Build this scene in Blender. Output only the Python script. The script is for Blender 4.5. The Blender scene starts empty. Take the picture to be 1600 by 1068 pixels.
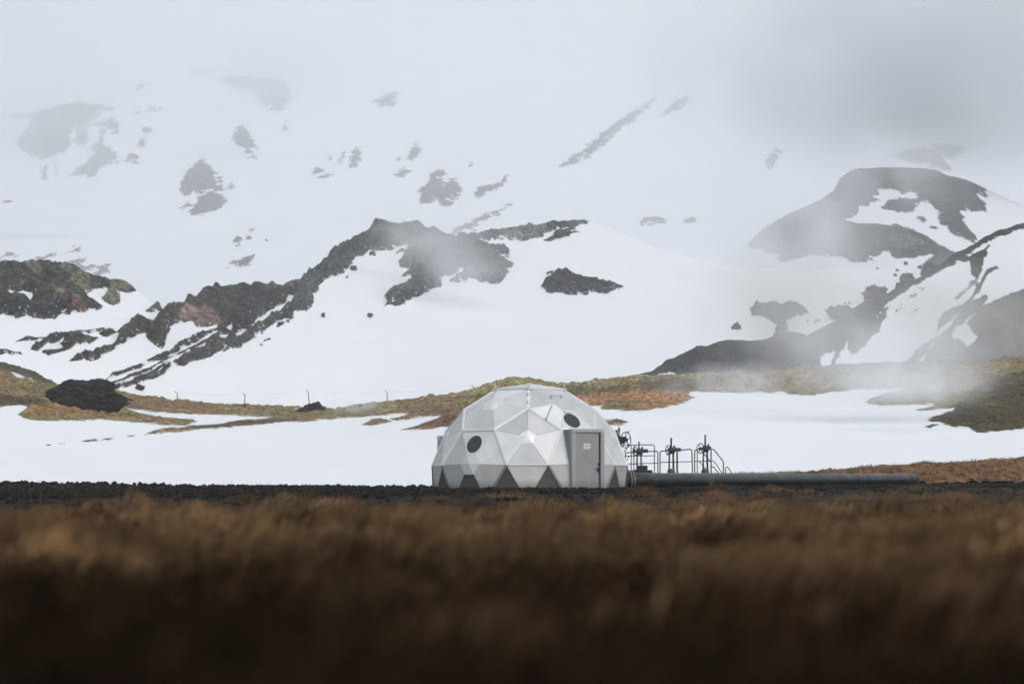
import bpy, bmesh, math, random, itertools
import numpy as np
from mathutils import Vector, Matrix, noise as mnoise

S = bpy.context.scene
COL = S.collection
rng = np.random.default_rng(7)
random.seed(7)
R = math.radians

# ------------------------------------------------------------------ camera, sky, sun, exposure
F = 3778.0            # focal length in pixels of the 1600 px wide photograph
HY = 743.0            # row of the eye level
CZ = 0.45             # camera height
cam = bpy.data.cameras.new('camera')
cam.sensor_width = 36.0
cam.lens = 36.0 * F / 1600.0
cam.shift_y = (HY - 534.0) / 1600.0
cam.clip_start = 0.1
cam.clip_end = 20000.0
cam.dof.use_dof = True
cam.dof.focus_distance = 140.0
cam.dof.aperture_fstop = 1.3
camo = bpy.data.objects.new('camera', cam)
camo.location = (0, 0, CZ)
camo.rotation_euler = (R(90), 0, 0)
COL.objects.link(camo)
S.camera = camo

SUN_EL, SUN_AZ = R(48), R(140)
world = bpy.data.worlds.new('World')
S.world = world
world.use_nodes = True
wn, wl = world.node_tree.nodes, world.node_tree.links
wn.clear()
wo = wn.new('ShaderNodeOutputWorld')
wb = wn.new('ShaderNodeBackground')
wb.inputs['Strength'].default_value = 0.15
hs = wn.new('ShaderNodeHueSaturation')
hs.inputs['Hue'].default_value = 0.475
hs.inputs['Saturation'].default_value = 0.36
sk = wn.new('ShaderNodeTexSky')
sk.sky_type = 'NISHITA'
sk.sun_disc = False
sk.sun_elevation = SUN_EL
sk.sun_rotation = SUN_AZ
sk.dust_density = 3.0
wl.new(sk.outputs['Color'], hs.inputs['Color'])
wl.new(hs.outputs['Color'], wb.inputs['Color'])
wl.new(wb.outputs['Background'], wo.inputs['Surface'])

sun = bpy.data.lights.new('sun', 'SUN')
sun.energy = 1.0
sun.angle = R(22)
sun.color = (1.0, 0.99, 0.975)
suno = bpy.data.objects.new('sun', sun)
sd_ = Vector((math.sin(SUN_AZ) * math.cos(SUN_EL), math.cos(SUN_AZ) * math.cos(SUN_EL), math.sin(SUN_EL)))
suno.rotation_euler = sd_.to_track_quat('Z', 'Y').to_euler()
suno.location = (30, -40, 60)
COL.objects.link(suno)

S.view_settings.view_transform = 'Standard'
S.view_settings.look = 'None'
S.view_settings.exposure = 0.6
S.view_settings.gamma = 1.0
S.view_settings.use_curve_mapping = False
S.render.engine = 'CYCLES'
S.cycles.use_denoising = True
S.cycles.max_bounces = 14
S.cycles.diffuse_bounces = 3
S.cycles.glossy_bounces = 2
S.cycles.transmission_bounces = 2
S.cycles.volume_bounces = 6
S.cycles.volume_step_rate = 1.0
S.cycles.volume_max_steps = 256
S.cycles.sample_clamp_indirect = 10.0
S.cycles.use_adaptive_sampling = True
S.cycles.adaptive_threshold = 0.02


# ------------------------------------------------------------------ helpers
def W(px, py, D):
    """a point of the place at distance D that the photograph shows at (px, py)"""
    return np.array([D * (px - 800.0) / F, D, CZ + D * (HY - py) / F])


def _hash(ix, iy, seed):
    h = (ix.astype(np.int64) * 374761393 + iy.astype(np.int64) * 668265263 + seed * 974634777) & 0xFFFFFFFF
    h = ((h ^ (h >> 13)) * 1274126177) & 0xFFFFFFFF
    return (h ^ (h >> 16)) & 0xFFFFFFFF


def pn(x, y, seed=0):
    x = np.asarray(x, float); y = np.asarray(y, float)
    ix = np.floor(x); iy = np.floor(y)
    fx = x - ix; fy = y - iy
    ux = fx * fx * fx * (fx * (fx * 6 - 15) + 10)
    uy = fy * fy * fy * (fy * (fy * 6 - 15) + 10)
    def g(dx, dy):
        a = _hash(ix + dx, iy + dy, seed) / 4294967296.0 * 2 * np.pi
        return np.cos(a) * (fx - dx) + np.sin(a) * (fy - dy)
    a = g(0, 0) * (1 - ux) + g(1, 0) * ux
    b = g(0, 1) * (1 - ux) + g(1, 1) * ux
    return (a * (1 - uy) + b * uy) * 1.5


def fbm(x, y, o=5, seed=0, ridged=False):
    s = 0; a = 0.5; f = 1.0
    for k in range(o):
        n = pn(x * f, y * f, seed + k * 17)
        if ridged:
            n = 1 - 2 * np.abs(n)
        s = s + a * n; a *= 0.5; f *= 2.07
    return s


def sstep(a, b, x):
    t = np.clip((x - a) / (b - a), 0, 1)
    return t * t * (3 - 2 * t)


def setp(o, label=None, cat=None, group=None, kind=None):
    if label: o['label'] = label
    if cat: o['category'] = cat
    if group: o['group'] = group
    if kind: o['kind'] = kind
    return o


def link(name, me, mat=None, parent=None):
    o = bpy.data.objects.new(name, me)
    COL.objects.link(o)
    if mat is not None and not me.materials:
        me.materials.append(mat)
    if parent is not None:
        o.parent = parent
    return o


def empty(name, loc=(0, 0, 0)):
    o = bpy.data.objects.new(name, None)
    o.location = loc
    o.empty_display_size = 0.3
    COL.objects.link(o)
    return o


class MB:
    """collects simple shapes into one mesh"""
    def __init__(s): s.v = []; s.f = []; s.sm = []
    def add(s, vs, fs, smooth=False):
        b = len(s.v)
        s.v += [tuple(map(float, q)) for q in vs]
        s.f += [tuple(b + i for i in q) for q in fs]
        s.sm += [smooth] * len(fs)
    def box(s, c, sz, rz=0.0):
        cx, cy, cz = c; a, b, h = sz[0] / 2, sz[1] / 2, sz[2] / 2
        cs, sn = math.cos(rz), math.sin(rz)
        vs = []
        for z in (-h, h):
            for x, y in ((-a, -b), (a, -b), (a, b), (-a, b)):
                vs.append((cx + x * cs - y * sn, cy + x * sn + y * cs, cz + z))
        s.add(vs, [(3, 2, 1, 0), (4, 5, 6, 7), (0, 1, 5, 4), (1, 2, 6, 5), (2, 3, 7, 6), (3, 0, 4, 7)])
    def tube(s, pts, r, n=8, caps=True, closed=False):
        pts = [Vector(p) for p in pts]
        rs = r if isinstance(r, (list, tuple)) else [r] * len(pts)
        m = len(pts); rings = []
        up = None
        for i, p in enumerate(pts):
            if closed:
                d = (pts[(i + 1) % m] - pts[i - 1])
            else:
                d = pts[min(i + 1, m - 1)] - pts[max(i - 1, 0)]
            d.normalize()
            if up is None:
                up = d.orthogonal().normalized()
            u = (up - d * up.dot(d))
            if u.length < 1e-6: u = d.orthogonal()
            u.normalize(); up = u
            w = d.cross(u)
            rings.append([p + (u * math.cos(2 * math.pi * k / n) + w * math.sin(2 * math.pi * k / n)) * rs[i] for k in range(n)])
        vs = [q for ring in rings for q in ring]
        fs = []
        for i in range(m if closed else m - 1):
            j = (i + 1) % m
            for k in range(n):
                fs.append((i * n + k, i * n + (k + 1) % n, j * n + (k + 1) % n, j * n + k))
        s.add(vs, fs, True)
        if caps and not closed:
            b = len(s.v) - len(vs)
            s.f.append(tuple(b + k for k in range(n))[::-1]); s.sm.append(False)
            s.f.append(tuple(b + (m - 1) * n + k for k in range(n))); s.sm.append(False)
    def build(s, name, mat, parent=None, bevel=0.0):
        me = bpy.data.meshes.new(name)
        me.from_pydata(s.v, [], s.f)
        me.polygons.foreach_set('use_smooth', s.sm)
        bm = bmesh.new(); bm.from_mesh(me)
        bmesh.ops.recalc_face_normals(bm, faces=bm.faces)
        bm.to_mesh(me); bm.free()
        o = link(name, me, mat, parent)
        if bevel:
            m = o.modifiers.new('bevel', 'BEVEL'); m.width = bevel; m.segments = 2; m.limit_method = 'ANGLE'
        return o


def fast_mesh(name, V, faces_n, loops, smooth=True):
    """mesh from numpy arrays; faces_n = list of (count, corners)"""
    me = bpy.data.meshes.new(name)
    V = np.ascontiguousarray(V, np.float32).reshape(-1, 3)
    me.vertices.add(len(V)); me.vertices.foreach_set('co', V.ravel())
    tot = np.concatenate([np.full(c, k, np.int32) for c, k in faces_n])
    st = np.concatenate([[0], np.cumsum(tot)[:-1]]).astype(np.int32)
    me.loops.add(int(tot.sum())); me.loops.foreach_set('vertex_index', np.ascontiguousarray(loops, np.int32).ravel())
    me.polygons.add(len(tot)); me.polygons.foreach_set('loop_start', st)
    me.polygons.foreach_set('use_smooth', np.full(len(tot), smooth, bool))
    me.update(calc_edges=True)
    me.validate()
    return me


def grid_mesh(name, P, smooth=True):
    nr, nc = P.shape[:2]
    i = np.arange(nr * nc).reshape(nr, nc)
    q = np.stack([i[:-1, :-1], i[:-1, 1:], i[1:, 1:], i[1:, :-1]], -1).reshape(-1, 4)
    return fast_mesh(name, P.reshape(-1, 3), [(len(q), 4)], q, smooth)


def fattr(me, name, a):
    at = me.attributes.new(name, 'FLOAT', 'POINT'); at.data.foreach_set('value', np.ascontiguousarray(a, np.float32).ravel())


def cattr(me, name, a):
    at = me.attributes.new(name, 'FLOAT_COLOR', 'POINT')
    a = np.concatenate([a.reshape(-1, 3), np.ones((a.size // 3, 1))], 1)
    at.data.foreach_set('color', np.ascontiguousarray(a, np.float32).ravel())


# ------------------------------------------------------------------ materials
class NT:
    def __init__(s, name):
        s.m = bpy.data.materials.new(name); s.m.use_nodes = True
        s.t = s.m.node_tree; s.n = s.t.nodes; s.l = s.t.links
        s.n.clear()
        s.out = s.n.new('ShaderNodeOutputMaterial')
    def node(s, t, **kw):
        o = s.n.new(t)
        for k, v in kw.items(): setattr(o, k, v)
        return o
    def link(s, a, b): s.l.new(a, b)
    def noise(s, vec, scale, detail=4, rough=0.55, dim='3D'):
        o = s.n.new('ShaderNodeTexNoise'); o.noise_dimensions = dim
        o.inputs['Scale'].default_value = scale; o.inputs['Detail'].default_value = detail
        o.inputs['Roughness'].default_value = rough
        if vec is not None: s.l.new(vec, o.inputs['Vector'])
        return o.outputs['Fac']
    def math(s, op, a, b=None, c=None, clamp=False):
        o = s.n.new('ShaderNodeMath'); o.operation = op; o.use_clamp = clamp
        for i, v in enumerate((a, b, c)):
            if v is None: continue
            if isinstance(v, (int, float)): o.inputs[i].default_value = v
            else: s.l.new(v, o.inputs[i])
        return o.outputs[0]
    def rmap(s, v, a, b, c=0.0, d=1.0, smooth=False):
        o = s.n.new('ShaderNodeMapRange'); o.clamp = True
        if smooth: o.interpolation_type = 'SMOOTHSTEP'
        s.l.new(v, o.inputs[0])
        for i, q in enumerate((a, b, c, d)): o.inputs[i + 1].default_value = q
        return o.outputs[0]
    def mix(s, f, a, b, mode='MIX'):
        o = s.n.new('ShaderNodeMix'); o.data_type = 'RGBA'; o.blend_type = mode
        for i, v in ((0, f), (6, a), (7, b)):
            if isinstance(v, (int, float)): o.inputs[i].default_value = v
            elif isinstance(v, tuple): o.inputs[i].default_value = (*v, 1)
            else: s.l.new(v, o.inputs[i])
        return o.outputs[2]
    def pos(s): return s.n.new('ShaderNodeNewGeometry').outputs['Position']
    def obj(s): return s.n.new('ShaderNodeTexCoord').outputs['Object']
    def attr(s, name, col=False):
        o = s.n.new('ShaderNodeAttribute'); o.attribute_name = name
        return o.outputs['Color'] if col else o.outputs['Fac']
    def bump(s, h, strength, dist):
        o = s.n.new('ShaderNodeBump'); o.inputs['Strength'].default_value = strength
        o.inputs['Distance'].default_value = dist; s.l.new(h, o.inputs['Height'])
        return o.outputs['Normal']
    def principled(s, col, rough=0.6, metal=0.0, normal=None, spec=0.5):
        p = s.n.new('ShaderNodeBsdfPrincipled')
        if isinstance(col, tuple): p.inputs['Base Color'].default_value = (*col, 1)
        else: s.l.new(col, p.inputs['Base Color'])
        if isinstance(rough, (int, float)): p.inputs['Roughness'].default_value = rough
        else: s.l.new(rough, p.inputs['Roughness'])
        p.inputs['Metallic'].default_value = metal
        p.inputs['Specular IOR Level'].default_value = spec
        if normal is not None: s.l.new(normal, p.inputs['Normal'])
        s.l.new(p.outputs[0], s.out.inputs['Surface'])
        return p


SNOW = (0.86, 0.88, 0.905)


def terrain_mat(name, unit, edge=9.0, speck=0.0, bump=1.0, cvar=(0.18, 2.3), grain=6.0, cracks=1.0, lichen=0.35, lcol=(0.17, 0.17, 0.16), ysc=0.22):
    """snow over rock or moss; unit = metres per photograph pixel at that distance"""
    t = NT(name)
    sc_ = t.node('ShaderNodeMapping'); sc_.inputs['Scale'].default_value = (1.0, ysc, 1.0)
    t.link(t.pos(), sc_.inputs['Vector']); p = sc_.outputs[0]
    sd = t.attr('sd'); rc = t.attr('rcol', True)
    n1 = t.noise(p, 1.0 / (22 * unit), 8, 0.68)
    e = t.math('MULTIPLY_ADD', t.math('SUBTRACT', n1, 0.5), edge * 6.0, sd)
    fac = t.rmap(e, -0.35, 0.35)
    n2 = t.noise(p, 1.0 / (5 * unit), 5, 0.7)
    if speck > 0:
        depth = t.rmap(sd, 0.0, 12.0, 0.0, 0.10)
        thr = t.math('ADD', depth, 0.66 - speck)
        sp = t.rmap(t.math('SUBTRACT', n2, thr), -0.01, 0.015)
        fac = t.math('MULTIPLY', fac, t.math('SUBTRACT', 1.0, sp))
    n3 = t.noise(p, 1.0 / (34 * unit), 6, 0.65)
    n4 = t.noise(p, 1.0 / (grain * unit), 6, 0.8)
    vor = t.node('ShaderNodeTexVoronoi', feature='DISTANCE_TO_EDGE')
    vor.inputs['Scale'].default_value = 1.0 / (9 * unit)
    t.link(p, vor.inputs['Vector'])
    crack = t.rmap(vor.outputs['Distance'], 0.0, 0.12, 1.0 - 0.5 * cracks, 1.0)
    k = t.math('MULTIPLY', t.rmap(n3, 0.34, 0.66, 0.6, 1.45), t.rmap(n4, 0.36, 0.64, cvar[0], cvar[1]))
    k = t.math('MULTIPLY', k, crack)
    kk = t.node('ShaderNodeCombineColor')
    for i in range(3): t.link(k, kk.inputs[i])
    rock = t.mix(1.0, rc, kk.outputs[0], 'MULTIPLY')
    lich = t.math('MULTIPLY', t.rmap(t.noise(p, 1.0 / (6 * unit), 5, 0.7), 0.56, 0.68), lichen)
    rock = t.mix(lich, rock, lcol)
    sn = t.mix(t.rmap(t.noise(p, 1.0 / (120 * unit), 4), 0.3, 0.7), (0.84, 0.862, 0.89), (0.875, 0.893, 0.915))
    dirt = t.rmap(t.noise(p, 1.0 / (42 * unit), 7, 0.7), 0.5, 0.75, 0.0, 0.22)
    sn = t.mix(dirt, sn, (0.74, 0.755, 0.775))
    col = t.mix(fac, sn, rock)
    hgt = t.math('MULTIPLY', t.math('ADD', n4, t.math('MULTIPLY', n2, 1.5)), t.math('MULTIPLY_ADD', fac, 0.97, 0.03))
    nb = t.bump(hgt, bump, 3.0 * unit)
    t.principled(col, t.math('MULTIPLY_ADD', fac, 0.25, 0.65), 0, nb, 0.25)
    return t.m


def simple(name, col, rough=0.5, metal=0.0, var=0.25, scale=6.0, bumpd=0.0, spec=0.5, streak=False):
    t = NT(name)
    o = t.obj()
    n = t.noise(o, scale, 6, 0.65)
    n2 = t.noise(o, scale * 9, 4, 0.6)
    v = t.math('ADD', t.math('MULTIPLY', n, 0.65), t.math('MULTIPLY', n2, 0.35))
    k = t.rmap(v, 0.3, 0.7, 1 - var, 1 + var)
    kk = t.node('ShaderNodeCombineColor')
    for i in range(3): t.link(k, kk.inputs[i])
    c = t.mix(1.0, col, kk.outputs[0], 'MULTIPLY')
    nb = t.bump(n2, 0.5, bumpd) if bumpd else None
    r = t.rmap(n, 0.3, 0.7, max(0.05, rough - 0.12), min(1, rough + 0.12))
    t.principled(c, r, metal, nb, spec)
    return t.m


# ------------------------------------------------------------------ terrain sheets
Zs = {'Z1': (0, 100, 4.0), 'Z2': (400, 100, 4.0), 'Z3': (0, 360, 4.99), 'Z4': (160, 420, 4.99), 'Z5': (400, 330, 4.99),
      'Z6': (680, 310, 4.99), 'Z7': (1140, 220, 3.478), 'Z8': (1240, 340, 4.444), 'M1': (0, 560, 4.99), 'M2': (300, 580, 3.81),
      'M3': (980, 470, 4.99), 'M4': (1240, 540, 4.444), 'M5': (860, 560, 6.138), 'A6': (0, 90, 2.0), 'A5': (1000, 200, 2.225), 'P': (0, 0, 1)}


def T(z, *pts):
    x0, y0, s = Zs[z]
    a = np.array(pts, float).reshape(-1, 2)
    return a / s + np.array([x0, y0])


def poly_sd(poly, px, py):
    """signed distance in photograph pixels, positive inside"""
    d2 = np.full(px.shape, 1e9)
    ins = np.zeros(px.shape, bool)
    n = len(poly)
    for i in range(n):
        ax, ay = poly[i]; bx, by = poly[(i + 1) % n]
        ex, ey = bx - ax, by - ay
        L = ex * ex + ey * ey + 1e-9
        t = np.clip(((px - ax) * ex + (py - ay) * ey) / L, 0, 1)
        d2 = np.minimum(d2, (px - ax - t * ex) ** 2 + (py - ay - t * ey) ** 2)
        c = ((ay > py) != (by > py))
        with np.errstate(divide='ignore', invalid='ignore'):
            ins ^= c & (px < (bx - ax) * (py - ay) / (by - ay if by != ay else 1e-9) + ax)
    d = np.sqrt(d2)
    return np.where(ins, d, -d)


class Sheet:
    def __init__(s, x0, x1, step, crest, Db, Dc, rows, zb=None, yb=None, p=1.0):
        s.crest = np.array(crest, float); s.Dbp = np.array(Db, float); s.Dcp = np.array(Dc, float)
        s.x = np.arange(x0, x1 + step, step, dtype=float); s.zb = zb; s.yb0 = yb; s.p = p; s.rows = rows
        xs = np.arange(-900.0, 2500.0, 4.0)
        k = np.exp(-0.5 * (np.arange(-60, 61) / 22.0) ** 2); k /= k.sum()
        pad = np.pad(s.yc(xs), 60, mode='edge')
        s.rx, s.ry = xs, np.convolve(pad, k, 'valid')
        s.rb, s.rc = s._sm(s.Dbp), s._sm(s.Dcp)
    def yc(s, px): return np.interp(px, s.crest[:, 0], s.crest[:, 1])
    def yr(s, px): return np.interp(px, s.rx, s.ry)
    def _sm(s, pts):
        k = np.exp(-0.5 * (np.arange(-60, 61) / 25.0) ** 2); k /= k.sum()
        return np.convolve(np.pad(np.interp(s.rx, pts[:, 0], pts[:, 1]), 60, mode='edge'), k, 'valid')
    def Db(s, px): return np.interp(px, s.rx, s.rb)
    def Dc(s, px): return np.interp(px, s.rx, s.rc)
    def yb(s, px):
        if s.yb0 is not None: return np.full(np.shape(px), float(s.yb0))
        return HY - (s.zb - CZ) * F / s.Db(px)
    def D(s, px, py):
        t = np.clip((s.yb(px) - py) / (s.yb(px) - s.yr(px)), 0, 1.6)
        return s.Db(px) * (s.Dc(px) / s.Db(px)) ** (t ** s.p)
    def point(s, px, py): return W(px, py, float(s.D(px, py)))
    def grid(s):
        t = np.linspace(0, 1, s.rows)[:, None]
        px = np.broadcast_to(s.x[None], (s.rows, len(s.x))).copy()
        yb, yc = s.yb(s.x)[None], s.yc(s.x)[None]
        py = yb + (yc - yb) * t
        D = s.D(px, py)
        P = np.stack([D * (px - 800) / F, D, CZ + D * (HY - py) / F], -1)
        return px, py, D, P


def make_sheet(name, sh, mat, polys, base=None, rock_amp=1.0, rock_len=8.0, snow_amp=0.3, snow_len=60.0, back=0.5, base_col=(0.05, 0.05, 0.052), ridged=True, label=None, mottle=False):
    """polys: list of (kind, polygon, colour); kind R rock, H snow hole, C colour only"""
    px, py, D, P = sh.grid()
    sd = np.full(px.shape, -25.0 if base is None else base)
    col = np.ones(px.shape + (3,)) * np.array(base_col)
    for kind, pl, c in polys:
        mg = 20.0
        m = (px > pl[:, 0].min() - mg) & (px < pl[:, 0].max() + mg) & (py > pl[:, 1].min() - mg) & (py < pl[:, 1].max() + mg)
        if not m.any(): continue
        q = poly_sd(pl, px[m], py[m])
        if kind == 'R':
            old = sd[m]
            if c is not None:
                w = (q > -6) & (q >= old)
                cc = col[m]; cc[w] = c; col[m] = cc
            sd[m] = np.maximum(old, q)
        elif kind == 'H':
            sd[m] = np.minimum(sd[m], -q)
        else:
            wob = q + 5 * fbm(P[m][:, 0] / (sh.Db(800) / F * 14), P[m][:, 2] / (sh.Db(800) / F * 10), 3, 5)
            w = sstep(-2.5, 2.5, wob)[:, None]
            col[m] = col[m] * (1 - w) + np.array(c) * w
    if mottle:
        col = col * 1.25
        mw = sstep(-0.15, 0.35, fbm(P[..., 0] / 5.0, P[..., 1] / 9.0, 5, 133))[..., None]
        col = col * (1 - 0.75 * mw) + 0.75 * mw * (col.mean(-1, keepdims=True) / 0.06 * np.array([0.086, 0.052, 0.028]))
        mw = sstep(0.1, 0.45, fbm(P[..., 0] / 3.0 + 40, P[..., 1] / 6.0, 5, 137))[..., None]
        col = col * (1 - 0.55 * mw) + 0.55 * mw * (col * np.array([1.9, 1.9, 1.7]))
    out = np.array([0, -0.55, 0.83])
    rock = sstep(-1, 7, sd)
    X, Y, Zc = P[..., 0], P[..., 1], P[..., 2]
    h = rock_amp * rock * (fbm(X / rock_len + 3.1, (Zc * 1.3 + Y * 0.2) / rock_len, 5, 11, ridged) * 0.9 + (0.25 if ridged else 0.4))
    if mottle:
        h = rock_amp * rock * (0.8 * np.abs(fbm(X / 1.3, Y / 2.2, 3, 141)) + 0.5 * np.abs(fbm(X / 4.0 + 7, Y / 6.0, 2, 143)) + 0.25 * np.abs(fbm(X / 0.5, Y / 0.9, 2, 147)))
    h = h + snow_amp * fbm(X / snow_len, Y / snow_len, 3, 23)
    P = P + h[..., None] * out
    # the far side of the crest
    if back:
        nb = 6
        ext = []
        for k in range(1, nb + 1):
            q = P[-1].copy(); dd = back * k / nb * D[-1]
            q[:, 0] *= (1 + back * k / nb); q[:, 1] += dd; q[:, 2] -= 0.10 * dd + 0.00015 * dd * dd
            ext.append(q)
        P = np.concatenate([P, np.array(ext)], 0)
        sd = np.concatenate([sd, np.repeat(sd[-1:], nb, 0)], 0)
        col = np.concatenate([col, np.repeat(col[-1:], nb, 0)], 0)
    me = grid_mesh(name, P)
    fattr(me, 'sd', sd); cattr(me, 'rcol', col)
    o = link(name, me, mat)
    setp(o, label, None, None, 'structure')
    return o


BAS = (0.045, 0.047, 0.05)      # basalt
BRN = (0.056, 0.047, 0.044)       # brown scree
FROST = (0.26, 0.26, 0.25)      # frosted grass
MOS = (0.15, 0.148, 0.10)        # grey green moss
LAVA = (0.035, 0.036, 0.038)

# ---- the mountain
mountain = Sheet(-320, 1920, 3.0, [(-400, -60), (2000, -60)], [(0, 800)], [(0, 14500)], 260, yb=660, p=1.0)
mp = []
def mr(z, *pts, c=BAS, k='R', dst=None): (mp if dst is None else dst).append((k, T(z, *pts), c))
mr('Z1', (100,500),(180,380),(190,340),(20,322),(180,315),(250,295),(400,252),(520,248),(600,262),(690,272),(718,284),(650,295),(600,310),(600,340),(550,370),(545,378),(700,345),(735,360),(735,400),(745,430),(720,460),(700,440),(705,405),(660,410),(650,460),(635,485),(690,530),(735,570),(738,610),(690,622),(640,625),(605,660),(600,695),(580,715),(530,710),(440,708),(460,660),(500,640),(560,590),(600,545),(575,535),(580,500),(615,470),(620,440),(650,395),(530,385),(550,440),(545,515),(505,510),(470,480),(470,420),(455,395),(440,470),(430,515),(410,530),(420,560),(370,570),(310,605),(270,610),(200,590),(170,560))
mr('Z1', (265,640),(295,632),(300,690),(285,735),(250,725),(262,680))
mr('Z1', (340,645),(365,650),(370,690),(345,710),(338,680))
mr('Z1', (795,570),(830,562),(860,570),(875,595),(850,612),(800,605))
mr('Z1', (890,400),(930,388),(960,410),(945,435),(910,440),(890,460),(912,490),(890,515),(865,510),(875,470),(895,430))
mr('Z1', (910,280),(960,268),(1020,268),(980,285),(920,297))
mr('Z1', (840,300),(870,285),(880,305),(845,310))
mr('Z1', (845,165),(870,130),(905,123),(890,145),(860,160))
mr('Z1', (1120,800),(1140,740),(1150,685),(1200,640),(1260,593),(1300,620),(1320,650),(1385,710),(1385,790),(1330,795),(1290,805),(1250,825),(1190,822),(1130,815))
mr('Z1', (1340,700),(1375,720),(1380,750),(1350,745), k='H')
mr('Z1', (1190,930),(1240,840),(1310,805),(1390,825),(1405,850),(1380,900),(1300,925),(1240,950))
mr('Z1', (1125,905),(1150,875),(1185,868),(1180,890),(1140,908))
mr('Z1', (1425,780),(1445,755),(1465,770),(1450,785))
mr('Z1', (1460,470),(1470,410),(1500,375),(1540,410),(1575,460),(1610,520),(1620,530),(1565,520),(1600,590),(1560,580),(1500,520),(1470,500))
mr('Z1', (1380,100),(1440,75),(1560,70),(1700,90),(1790,110),(1835,200),(1800,235),(1760,300),(1670,300),(1680,270),(1620,230),(1580,190),(1450,140))
mr('Z1', (1190,40),(1600,29),(1600,37),(1250,48))
mr('Z1', (30,853),(60,848),(82,860),(50,868))
mr('Z2', (720,240),(790,210),(840,180),(910,175),(870,200),(860,235),(880,260),(840,275),(790,270),(760,255))
mr('Z2', (172,360),(195,335),(192,364)); mr('Z2', (162,404),(180,382),(190,412),(175,418))
mr('Z2', (355,695),(358,652),(385,642),(412,665),(402,692),(370,703))
mr('Z2', (400,692),(440,676),(497,680),(492,700),(420,699))
mr('Z2', (383,634),(412,592),(407,624)); mr('Z2', (453,612),(470,566),(478,580),(467,612))
mr('Z2', (513,607),(545,552),(557,612),(520,628))
mr('Z2', (588,600),(603,560),(635,520),(660,560),(662,610),(625,642),(588,637))
mr('Z2', (948,582),(970,530),(990,486),(1020,540),(1012,572),(975,590))
mr('Z2', (887,577),(907,567),(897,594)); mr('Z2', (872,680),(930,650),(962,680),(910,714),(898,697))
mr('Z2', (1080,730),(1090,700),(1140,668),(1190,680),(1190,700),(1140,720),(1160,740),(1170,770),(1220,720),(1280,760),(1280,810),(1240,850),(1190,880),(1150,865),(1130,835),(1080,865),(1030,865),(1020,820),(1040,770))
mr('Z2', (1326,622),(1360,595),(1373,620),(1345,640))
mr('Z2', (1370,825),(1400,770),(1460,755),(1480,775),(1560,708),(1540,760),(1480,795),(1400,815))
mr('Z6', (70,286),(200,215),(350,155),(582,55),(450,138),(300,218),(120,292), c=(0.14, 0.14, 0.14))  # thin grey line painted in for the shadow along a ridge
mr('A6', (728,582),(740,553),(757,565),(747,588)); mr('A6', (768,562),(787,538),(782,572))
mr('A6', (733,642),(760,622),(792,610),(787,642),(760,652)); mr('A6', (698,658),(735,630),(737,636))
mr('A6', (815,568),(832,560),(836,572))
mr('Z3', (-300,215),(0,225),(50,232),(130,265),(222,294),(150,299),(60,292),(-300,290), c=FROST)
mr('Z3', (520,262),(545,236),(600,225),(655,228),(640,260),(665,290),(720,318),(790,315),(770,288),(800,280),(845,312),(790,326),(700,326),(600,296),(540,280), c=(0.2,0.2,0.2))
mr('Z3', (280,200),(340,203),(342,209),(284,208)); mr('Z3', (360,193),(480,170),(552,163),(500,187),(380,217), c=FROST)
mr('Z3', (50,186),(120,192),(182,204),(160,214),(100,206), c=FROST); mr('Z3', (560,152),(610,142),(605,150))
mr('Z3', (690,258),(720,248),(740,275),(715,280)); mr('Z3', (825,262),(868,254),(860,270),(830,276))
mr('Z7', (860,75),(950,55),(1050,30),(1130,70),(1230,165),(1150,148),(1080,130),(990,122),(930,100))
mr('Z7', (1090,30),(1300,20),(1260,65),(1215,105),(1140,75)); mr('Z7', (190,130),(225,60),(270,50),(270,90),(240,150),(200,168))
mr('P', (874,261),(905,238),(960,194),(1000,169),(1026,150),(1010,170),(965,206),(920,246)); mr('P', (1033,181),(1055,158),(1086,144),(1070,166))
mr('A5', (3,318),(60,306),(107,330),(60,338),(8,330)); mr('A5', (148,327),(180,313),(207,322),(180,341))
make_sheet('mountain', mountain, terrain_mat('snowy_mountain', 0.85, 6.5, 0.07, bump=0.8, ysc=0.04), mp, rock_amp=6.0, rock_len=70.0, snow_amp=6.0, snow_len=300.0, back=0.12, label='snow covered mountain slope with bare rock patches fading into cloud')

# ---- the far hill on the right
fh = []
far_hill = Sheet(960, 1900, 2.5, [(900,470),(1000,455),(1060,440),(1120,412),(1150,394),(1169,381),(1198,354),(1235,335),(1278,318),(1301,303),(1312,280),(1330,270),(1381,265),(1442,265),(1465,270),(1500,280),(1541,295),(1600,322),(1750,370),(1950,420)],
                 [(0, 1000)], [(900, 1350), (1350, 1500), (1900, 1450)], 90, yb=500, p=1.0)
mr('Z7', (100,560),(130,510),(200,465),(330,390),(480,320),(560,270),(600,190),(660,150),(840,140),(1050,140),(1130,155),(1250,190),(1395,255),(1395,300),(1340,290),(1390,340),(1390,390),(1300,380),(1230,365),(1270,410),(1290,470),(1340,520),(1340,555),(1300,555),(1200,490),(1140,450),(1140,400),(1100,340),(1030,320),(1010,290),(930,285),(900,258),(820,262),(790,310),(820,325),(700,380),(630,430),(700,450),(830,455),(960,475),(1050,510),(1130,560),(1230,610),(1300,640),(1100,800),(1040,740),(1045,680),(1100,625),(1020,615),(1010,630),(910,645),(860,600),(820,605),(800,630),(740,660),(660,655),(600,630),(450,615),(370,640),(295,657),(200,605),(110,590), dst=fh, c=(0.05,0.048,0.047))
mr('Z7', (825,365),(870,320),(1035,318),(1035,360),(990,378),(880,380), dst=fh)
mr('Z7', (1028,420),(1060,413),(1068,440),(1035,443), dst=fh); mr('Z7', (1073,458),(1130,468),(1152,492),(1100,477), dst=fh)
mr('Z7', (850,520),(960,510),(1060,560),(1000,600),(900,600), dst=fh, k='C', c=(0.13, 0.12, 0.105))
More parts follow.
